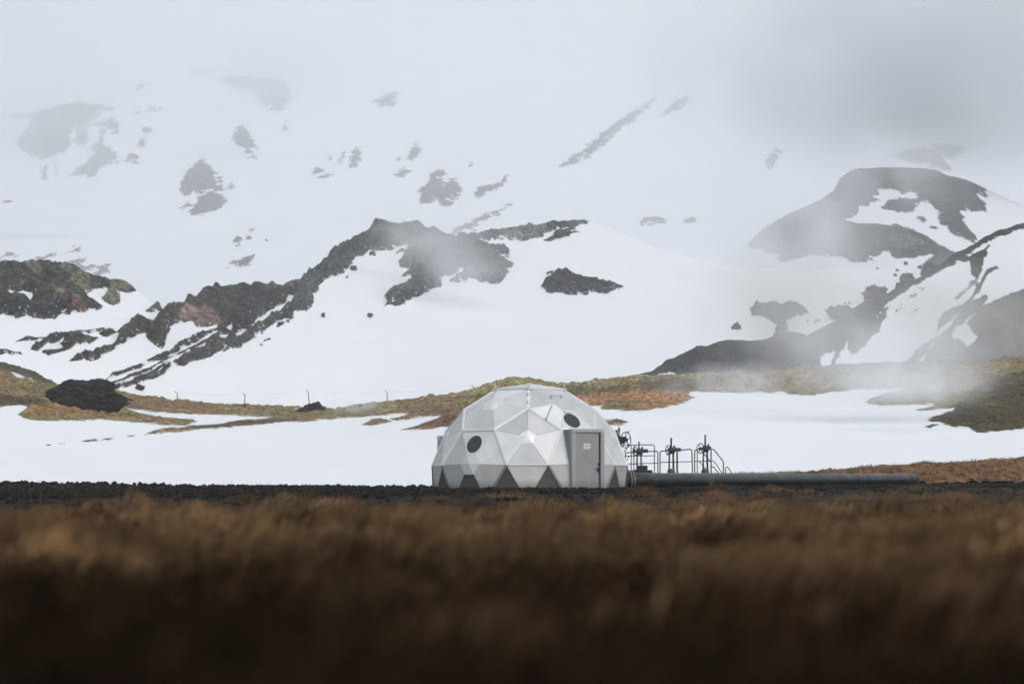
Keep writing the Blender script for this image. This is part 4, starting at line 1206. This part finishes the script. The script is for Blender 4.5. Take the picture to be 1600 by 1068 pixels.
m.build('deck', RAIL, plat)
for px in (978, 1020, 1066, 1108):
    for D in (102.4, 105.4):
        m = MB(); q = P0(px, D, 0); m.tube([q + Vector((0, 0, -0.15)), q + Vector((0, 0, fz - 0.08))], 0.04, 6); m.build('support_leg', RAIL, plat)
def rail(name, pts, r=0.021, D=DR):
    """round tube with rounded corners through (px, py[, D])"""
    P_ = [V2(q[0], q[1], q[2] if len(q) > 2 else D) for q in pts]
    out = [P_[0]]
    for i in range(1, len(P_) - 1):
        a, b, c = P_[i - 1], P_[i], P_[i + 1]
        k = min(0.09, (a - b).length * 0.4, (c - b).length * 0.4)
        out += bez(b + (a - b).normalized() * k, b, b + (c - b).normalized() * k, 4)
    out.append(P_[-1])
    m = MB(); m.tube(out, r, 8); return m.build(name, RAIL, plat)
B = 740
# rear rail
rail('guard_rail', [(990.5, B), (990.5, 694.5), (1022.6, 694.5), (1022.6, B)], D=105.3); rail('middle_rail', [(973, 712), (1022.6, 711.5)], 0.018, 105.3); rail('rail_post', [(986.2, B), (986.2, 694.8)], 0.02, 105.3); rail('top_rail', [(972, 695.5), (990, 694.8)], 0.02, 105.3)
# front rail, first bay
rail('guard_rail', [(976, B), (977.5, 706.8), (1028, 704.3), (1028, B)], 0.024, 102.4); rail('middle_rail', [(976.5, 724.6), (1028, 723)], 0.018, 102.4); rail('rail_post', [(974.6, B), (974.6, 708)], 0.022, 102.4)
rail('brace', [(978.2, 721), (982.5, 712), (990, 711.5)], 0.017, 103.6); rail('brace', [(975, 707), (981, 697), (983, 694)], 0.02, 104.4)
# second bay
rail('guard_rail', [(1031.3, B), (1031.3, 704.4), (1081, 701.5), (1082, B)], 0.024, 102.6); rail('middle_rail', [(1031.5, 722), (1081.5, 720.6)], 0.018, 102.6); rail('rail_post', [(1058, B), (1058, 703)], 0.036, 102.9)
# third bay and the stair
rail('guard_rail', [(1085.5, B), (1085.5, 703), (1090, 702), (1115.5, 701.5), (1130.4, 721), (1130.4, B)], 0.024, 102.6); rail('middle_rail', [(1085.6, 720.6), (1115.5, 719.6), (1128.5, 739)], 0.018, 102.6)
rail('rail_post', [(1089.4, B), (1089.4, 703)], 0.02, 105.0); rail('rail_post', [(1111, B), (1111, 702)], 0.028, 102.7)
rail('stair_rail', [(1089.4, 702.5), (1094, 701.2), (1111, 721.5)], 0.02, 105.0); rail('stair_rail', [(1089.4, 721), (1092, 719.8), (1107, 737), (1108, B)], 0.018, 105.0)
rail('stair_rail', [(1111.5, 729), (1115, 729), (1124, 740)], 0.02, 102.6)
rail('stair_rail', [(1133.6, 744), (1133.8, 730.5), (1136.6, 728.6), (1145, 741)], 0.02, 102.4); rail('stair_rail', [(1140.5, 745), (1144, 739)], 0.018, 102.4)
for k in range(4):
    m = MB(); m.box(P0(1114 + 7 * k, 103.6, fz - 0.11 * (k + 1)), (0.2, 1.6, 0.03)); m.build('stair_tread', RAIL, plat)
m = MB(); q = P0(1003, 102.8, 0.5 + 0.18); m.box(q, (0.46, 0.4, 0.42)); m.build('equipment_box', RAIL, plat, 0.015)
m = MB(); q = P0(998, 103.3, 0.52 + 0.06); m.box(q, (1.15, 0.3, 0.24)); m.build('kick_plate', RAIL, plat, 0.01)
setp(plat, 'dark metal valve platform with guard rails and short stair behind the pipe', 'platform')

def valve(px, ytop, ygear, ybase, wheel, D, lab, gear=(0, 18), light=False, stem=0.035, wheel_r=0.21, yaw=55):
    """upright valve: wheel = (px, py) of the hand wheel"""
    foot = W(px, ybase, D); e = empty('gate_valve', (foot[0], foot[1], fz)); o0 = Vector(e.location)
    Q = lambda x_, y_, dd=0.0: Vector(W(x_, y_, D + dd)) - o0
    m = MB(); m.tube([Q(px, ygear), Q(px, ytop + 1), Q(px, ytop)], [stem, stem, stem * 1.15], 10); m.build('stem', VALVL if light else VALV, e)
    m = MB(); g0, g1 = gear
    c_ = (Q(px + g0, ygear + 3) + Q(px + g1, ygear + 3)) / 2
    m.box(c_, (abs(g1 - g0) * D / F, 0.22, 0.16)); gb = m.build('gearbox', VALV, e, 0.02)
    m = MB(); q = Q(px + 1, ygear + 4); m.tube([q + Vector((0, 0, -0.12)), q + Vector((0, 0, 0.14))], 0.13, 14); m.build('gear_cover', VALV, gb)
    m = MB(); q = Q(px + 5, ygear); m.tube([q + Vector((0, 0, -0.05)), q + Vector((0, 0, 0.1))], 0.04, 10); m.build('gear_knob', VALV, gb)
    for s_ in (-0.075, 0.085):
        m = MB(); a = Q(px, ygear + 8); m.tube([a + Vector((s_, 0, 0)), Vector((s_ * 1.2, 0, 0.25))], 0.042 if s_ > 0 else 0.035, 8); m.build('yoke_arm', VALVL if (light and s_ > 0) else VALV, e)
    m = MB(); a = Q(px, ygear + 8); m.tube([a, a + Vector((0, 0, -0.05))], 0.15, 16); m.build('yoke_flange', VALV, e)
    m = MB(); m.tube([Vector((0, 0, 0.30)), Vector((0, 0, 0.24)), Vector((0, 0, 0.05)), Vector((0, 0, 0))], [0.10, 0.16, 0.17, 0.20], 16); m.build('bonnet', VALV, e)
    m = MB(); m.tube([Vector((0, 0, 0.0)), Vector((0, 0, -0.35)), Vector((0, 0, -fz - 0.08))], [0.22, 0.2, 0.16], 16); m.build('valve_body', VALV, e)
    # hand wheel
    c_ = Q(*wheel, -0.25)
    ax = Vector((math.sin(R(yaw)), -math.cos(R(yaw)), 0)); u = Vector((0, 0, 1)); w = ax.cross(u)
    m = MB(); m.tube([c_ + (u * math.cos(2 * math.pi * k / 36) + w * math.sin(2 * math.pi * k / 36)) * wheel_r for k in range(36)], 0.019, 8, closed=True)
    hw_ = m.build('handwheel', RAIL, e)
    for k in range(3):
        a = 2 * math.pi * k / 3 + 0.5
        m = MB(); m.tube([c_ + ax * 0.03, c_ + (u * math.cos(a) + w * math.sin(a)) * wheel_r], 0.016, 6); m.build('spoke', RAIL, hw_)
    m = MB(); m.tube([c_ + ax * 0.06, c_ - ax * 0.1], 0.045, 12); m.build('hub', VALV, hw_)
    m = MB(); m.tube([c_ - ax * 0.05, Q(px, ygear + 3)], 0.035, 8); m.build('drive_shaft', VALV, e)
    return setp(e, lab, 'valve', 'gate valves on the platform')
valve(998.4, 689.3, 701, 738, (992.2, 704), 104.0, 'gate valve with pale stem nearest the big hand wheel', (-3, 14), True, 0.035, 0.19, 58)
valve(1048.7, 683.8, 699, 739, (1044.4, 703), 104.2, 'gate valve in the middle of the platform with a long gearbox', (-4, 15), False, 0.042, 0.21, 52)
valve(1101.8, 679, 696.5, 739, (1094.4, 700), 104.2, 'gate valve beside the stair with the tallest dark stem', (-3, 9), False, 0.036, 0.21, 40)

# the large valve at the dome wall
D = 98.0
foot = W(968, 743, D); e = empty('wellhead_valve', (foot[0], foot[1], 0.0)); o0 = Vector(e.location)
Q = lambda x_, y_, dd=0.0: Vector(W(x_, y_, D + dd)) - o0
m = MB(); m.tube([Q(965, 683.7), Q(965, 672)], 0.095, 16); m.build('stem_housing', VALVL, e)
m = MB(); m.tube([Q(967.3, 672), Q(967.3, 666.8)], 0.042, 10); m.build('stem', VALVL, e)
m = MB(); m.tube([Q(965, 672.6), Q(965, 671.6)], 0.11, 16); m.build('housing_cap', VALV, e)
m = MB(); m.tube([Q(965, 684), Q(965.5, 690), Q(969, 706), Q(971, 730), Vector((Q(971, 740).x, 0, -0.05))], [0.12, 0.10, 0.11, 0.16, 0.2], 14); m.build('valve_body', VALV, e)
c_ = Q(977.6, 687, -0.3); ax = Vector((math.sin(R(46)), -math.cos(R(46)), 0)); u = Vector((0, 0, 1)); w = ax.cross(u); wr = 0.315
m = MB(); m.tube([c_ + (u * math.cos(2 * math.pi * k / 48) + w * math.sin(2 * math.pi * k / 48)) * wr for k in range(48)], 0.02, 8, closed=True); hw_ = m.build('handwheel', RAIL, e)
for k in range(5):
    a = 2 * math.pi * k / 5
    m = MB(); m.tube([c_ + ax * 0.04, c_ + (u * math.cos(a) + w * math.sin(a)) * wr], 0.024, 6); m.build('spoke', RAIL if k % 2 else VALVL, hw_)
m = MB(); m.tube([c_ + ax * 0.08, c_ - ax * 0.12], 0.06, 12); m.build('hub', VALV, hw_)
m = MB(); m.tube([c_ + Vector((0.06, 0, wr + 0.01)), c_ + Vector((0.17, 0, wr + 0.03))], 0.02, 6); m.build('wheel_knob', RAIL, hw_)
m = MB(); gc = c_ - ax * 0.22; m.box(gc, (0.26, 0.26, 0.3), R(46)); gb = m.build('gearbox', VALV, e, 0.03)
m = MB(); m.tube([gc, Q(966.5, 690)], 0.09, 10); m.build('gear_neck', VALV, gb)
for k in range(6):
    a = 2 * math.pi * k / 6
    q = gc + ax * 0.13 + (u * math.cos(a) + w * math.sin(a)) * 0.11
    m = MB(); m.tube([q, q + ax * 0.05], 0.03, 6); m.build('gear_bolt', VALV, gb)
setp(e, 'tall wellhead valve with the biggest hand wheel against the dome side', 'valve')
# ------------------------------------------------------------------ haze and steam
def volume_mat(name, dens, color=(0.95, 0.97, 1.0), aniso=0.2):
    t = NT(name)
    v = t.node('ShaderNodeVolumePrincipled')
    v.inputs['Color'].default_value = (*color, 1)
    v.inputs['Anisotropy'].default_value = aniso
    v.inputs['Density'].default_value = dens
    t.link(v.outputs[0], t.out.inputs['Volume'])
    return t, v


t, v = volume_mat('haze_air', 0.00026, (0.90, 0.924, 0.948), -0.3)
hz = MB(); hz.box((0, 8300, 1649), (22000, 19600, 3300.4)); o = hz.build('haze', t.m)
setp(o, 'thin pale haze hanging over the whole valley', kind='stuff')

def steam(px, py, w, h, D, tau, seed, rag=1.0, color=(0.955, 0.975, 1.0), deep=0.6):
    u = D / F
    rx, rz = w / 2 * u, h / 2 * u
    ry = max(rx * deep, rz)
    t, v = volume_mat('steam_air', 0.0, color, -0.35)
    oc = t.obj()
    ln = t.node('ShaderNodeVectorMath', operation='LENGTH'); t.link(oc, ln.inputs[0])
    mpn = t.node('ShaderNodeMapping'); mpn.inputs['Location'].default_value = (seed * 3.1, seed * 1.7, seed)
    mpn.inputs['Scale'].default_value = (1.0 * w / h if w > h else 1.0, 1.0, 1.0 if w > h else h / w)
    t.link(oc, mpn.inputs['Vector'])
    n = t.noise(mpn.outputs[0], 1.1, 4, 0.6)
    fall = t.rmap(ln.outputs['Value'], 0.25, 1.0, 1.0, 0.0, True)
    q = t.math('MULTIPLY', fall, t.rmap(n, 0.5 - 0.14 * rag, 0.5 + 0.22, 0.0, 1.0, True))
    t.link(t.math('MULTIPLY', q, tau / ry), v.inputs['Density'])
    bm = bmesh.new(); bmesh.ops.create_icosphere(bm, subdivisions=3, radius=1.0)
    me = bpy.data.meshes.new('steam'); bm.to_mesh(me); bm.free()
    o = link('steam', me, t.m)
    o.location = W(px, py, D); o.scale = (rx, ry, rz)
    return o


for i, (a, lab) in enumerate((
        ((705, 405, 320, 200, 535, 1.0), 'thin steam drifting over the crag of the middle ridge'),
        ((640, 360, 190, 100, 550, 0.7), 'wisp of steam on the crag summit'),
        ((1225, 340, 440, 270, 1100, 1.7), 'pale steam veiling the left flank of the far hill'),
        ((1390, 270, 340, 180, 1150, 0.8), 'wisp of steam on the rounded top of the far hill'),
        ((1250, 480, 460, 300, 318, 1.2), 'steam rolling over the foot of the dark hill'),
        ((1510, 510, 500, 300, 318, 1.2), 'faint steam low on the dark hill at right'),
        ((1390, 560, 500, 240, 212, 1.4), 'low steam creeping over the moss right of the dome'),
        ((1440, 600, 300, 90, 200, 0.9), 'thin tongue of steam over the snow edge right of the dome'),
        ((1160, 598, 360, 90, 222, 0.8), 'thin ground steam on the moss above the snow'),
        ((560, 633, 140, 36, 255, 0.6), 'small puff of steam on the moss left of the dome'),
        ((80, 205, 420, 270, 2500, 1.3), 'mist across the highest rocks at left'),
        ((420, 130, 420, 200, 4200, 1.2), 'mist across the rocks below the summit'),
        ((1060, 390, 560, 240, 690, 0.6), 'faint mist where the snow ridge meets the mountain'),
        ((1160, 200, 300, 220, 2400, 0.8), 'mist across the bare slope above the far hill'))):
    setp(steam(*a, seed=i + 1, rag=1.5), lab, kind='stuff')
setp(steam(1520, 100, 1250, 430, 1500, 3.6, 21, rag=1.6, color=(0.91, 0.935, 0.96), deep=0.45), 'heavy grey cloud hanging over the far hill', kind='stuff')
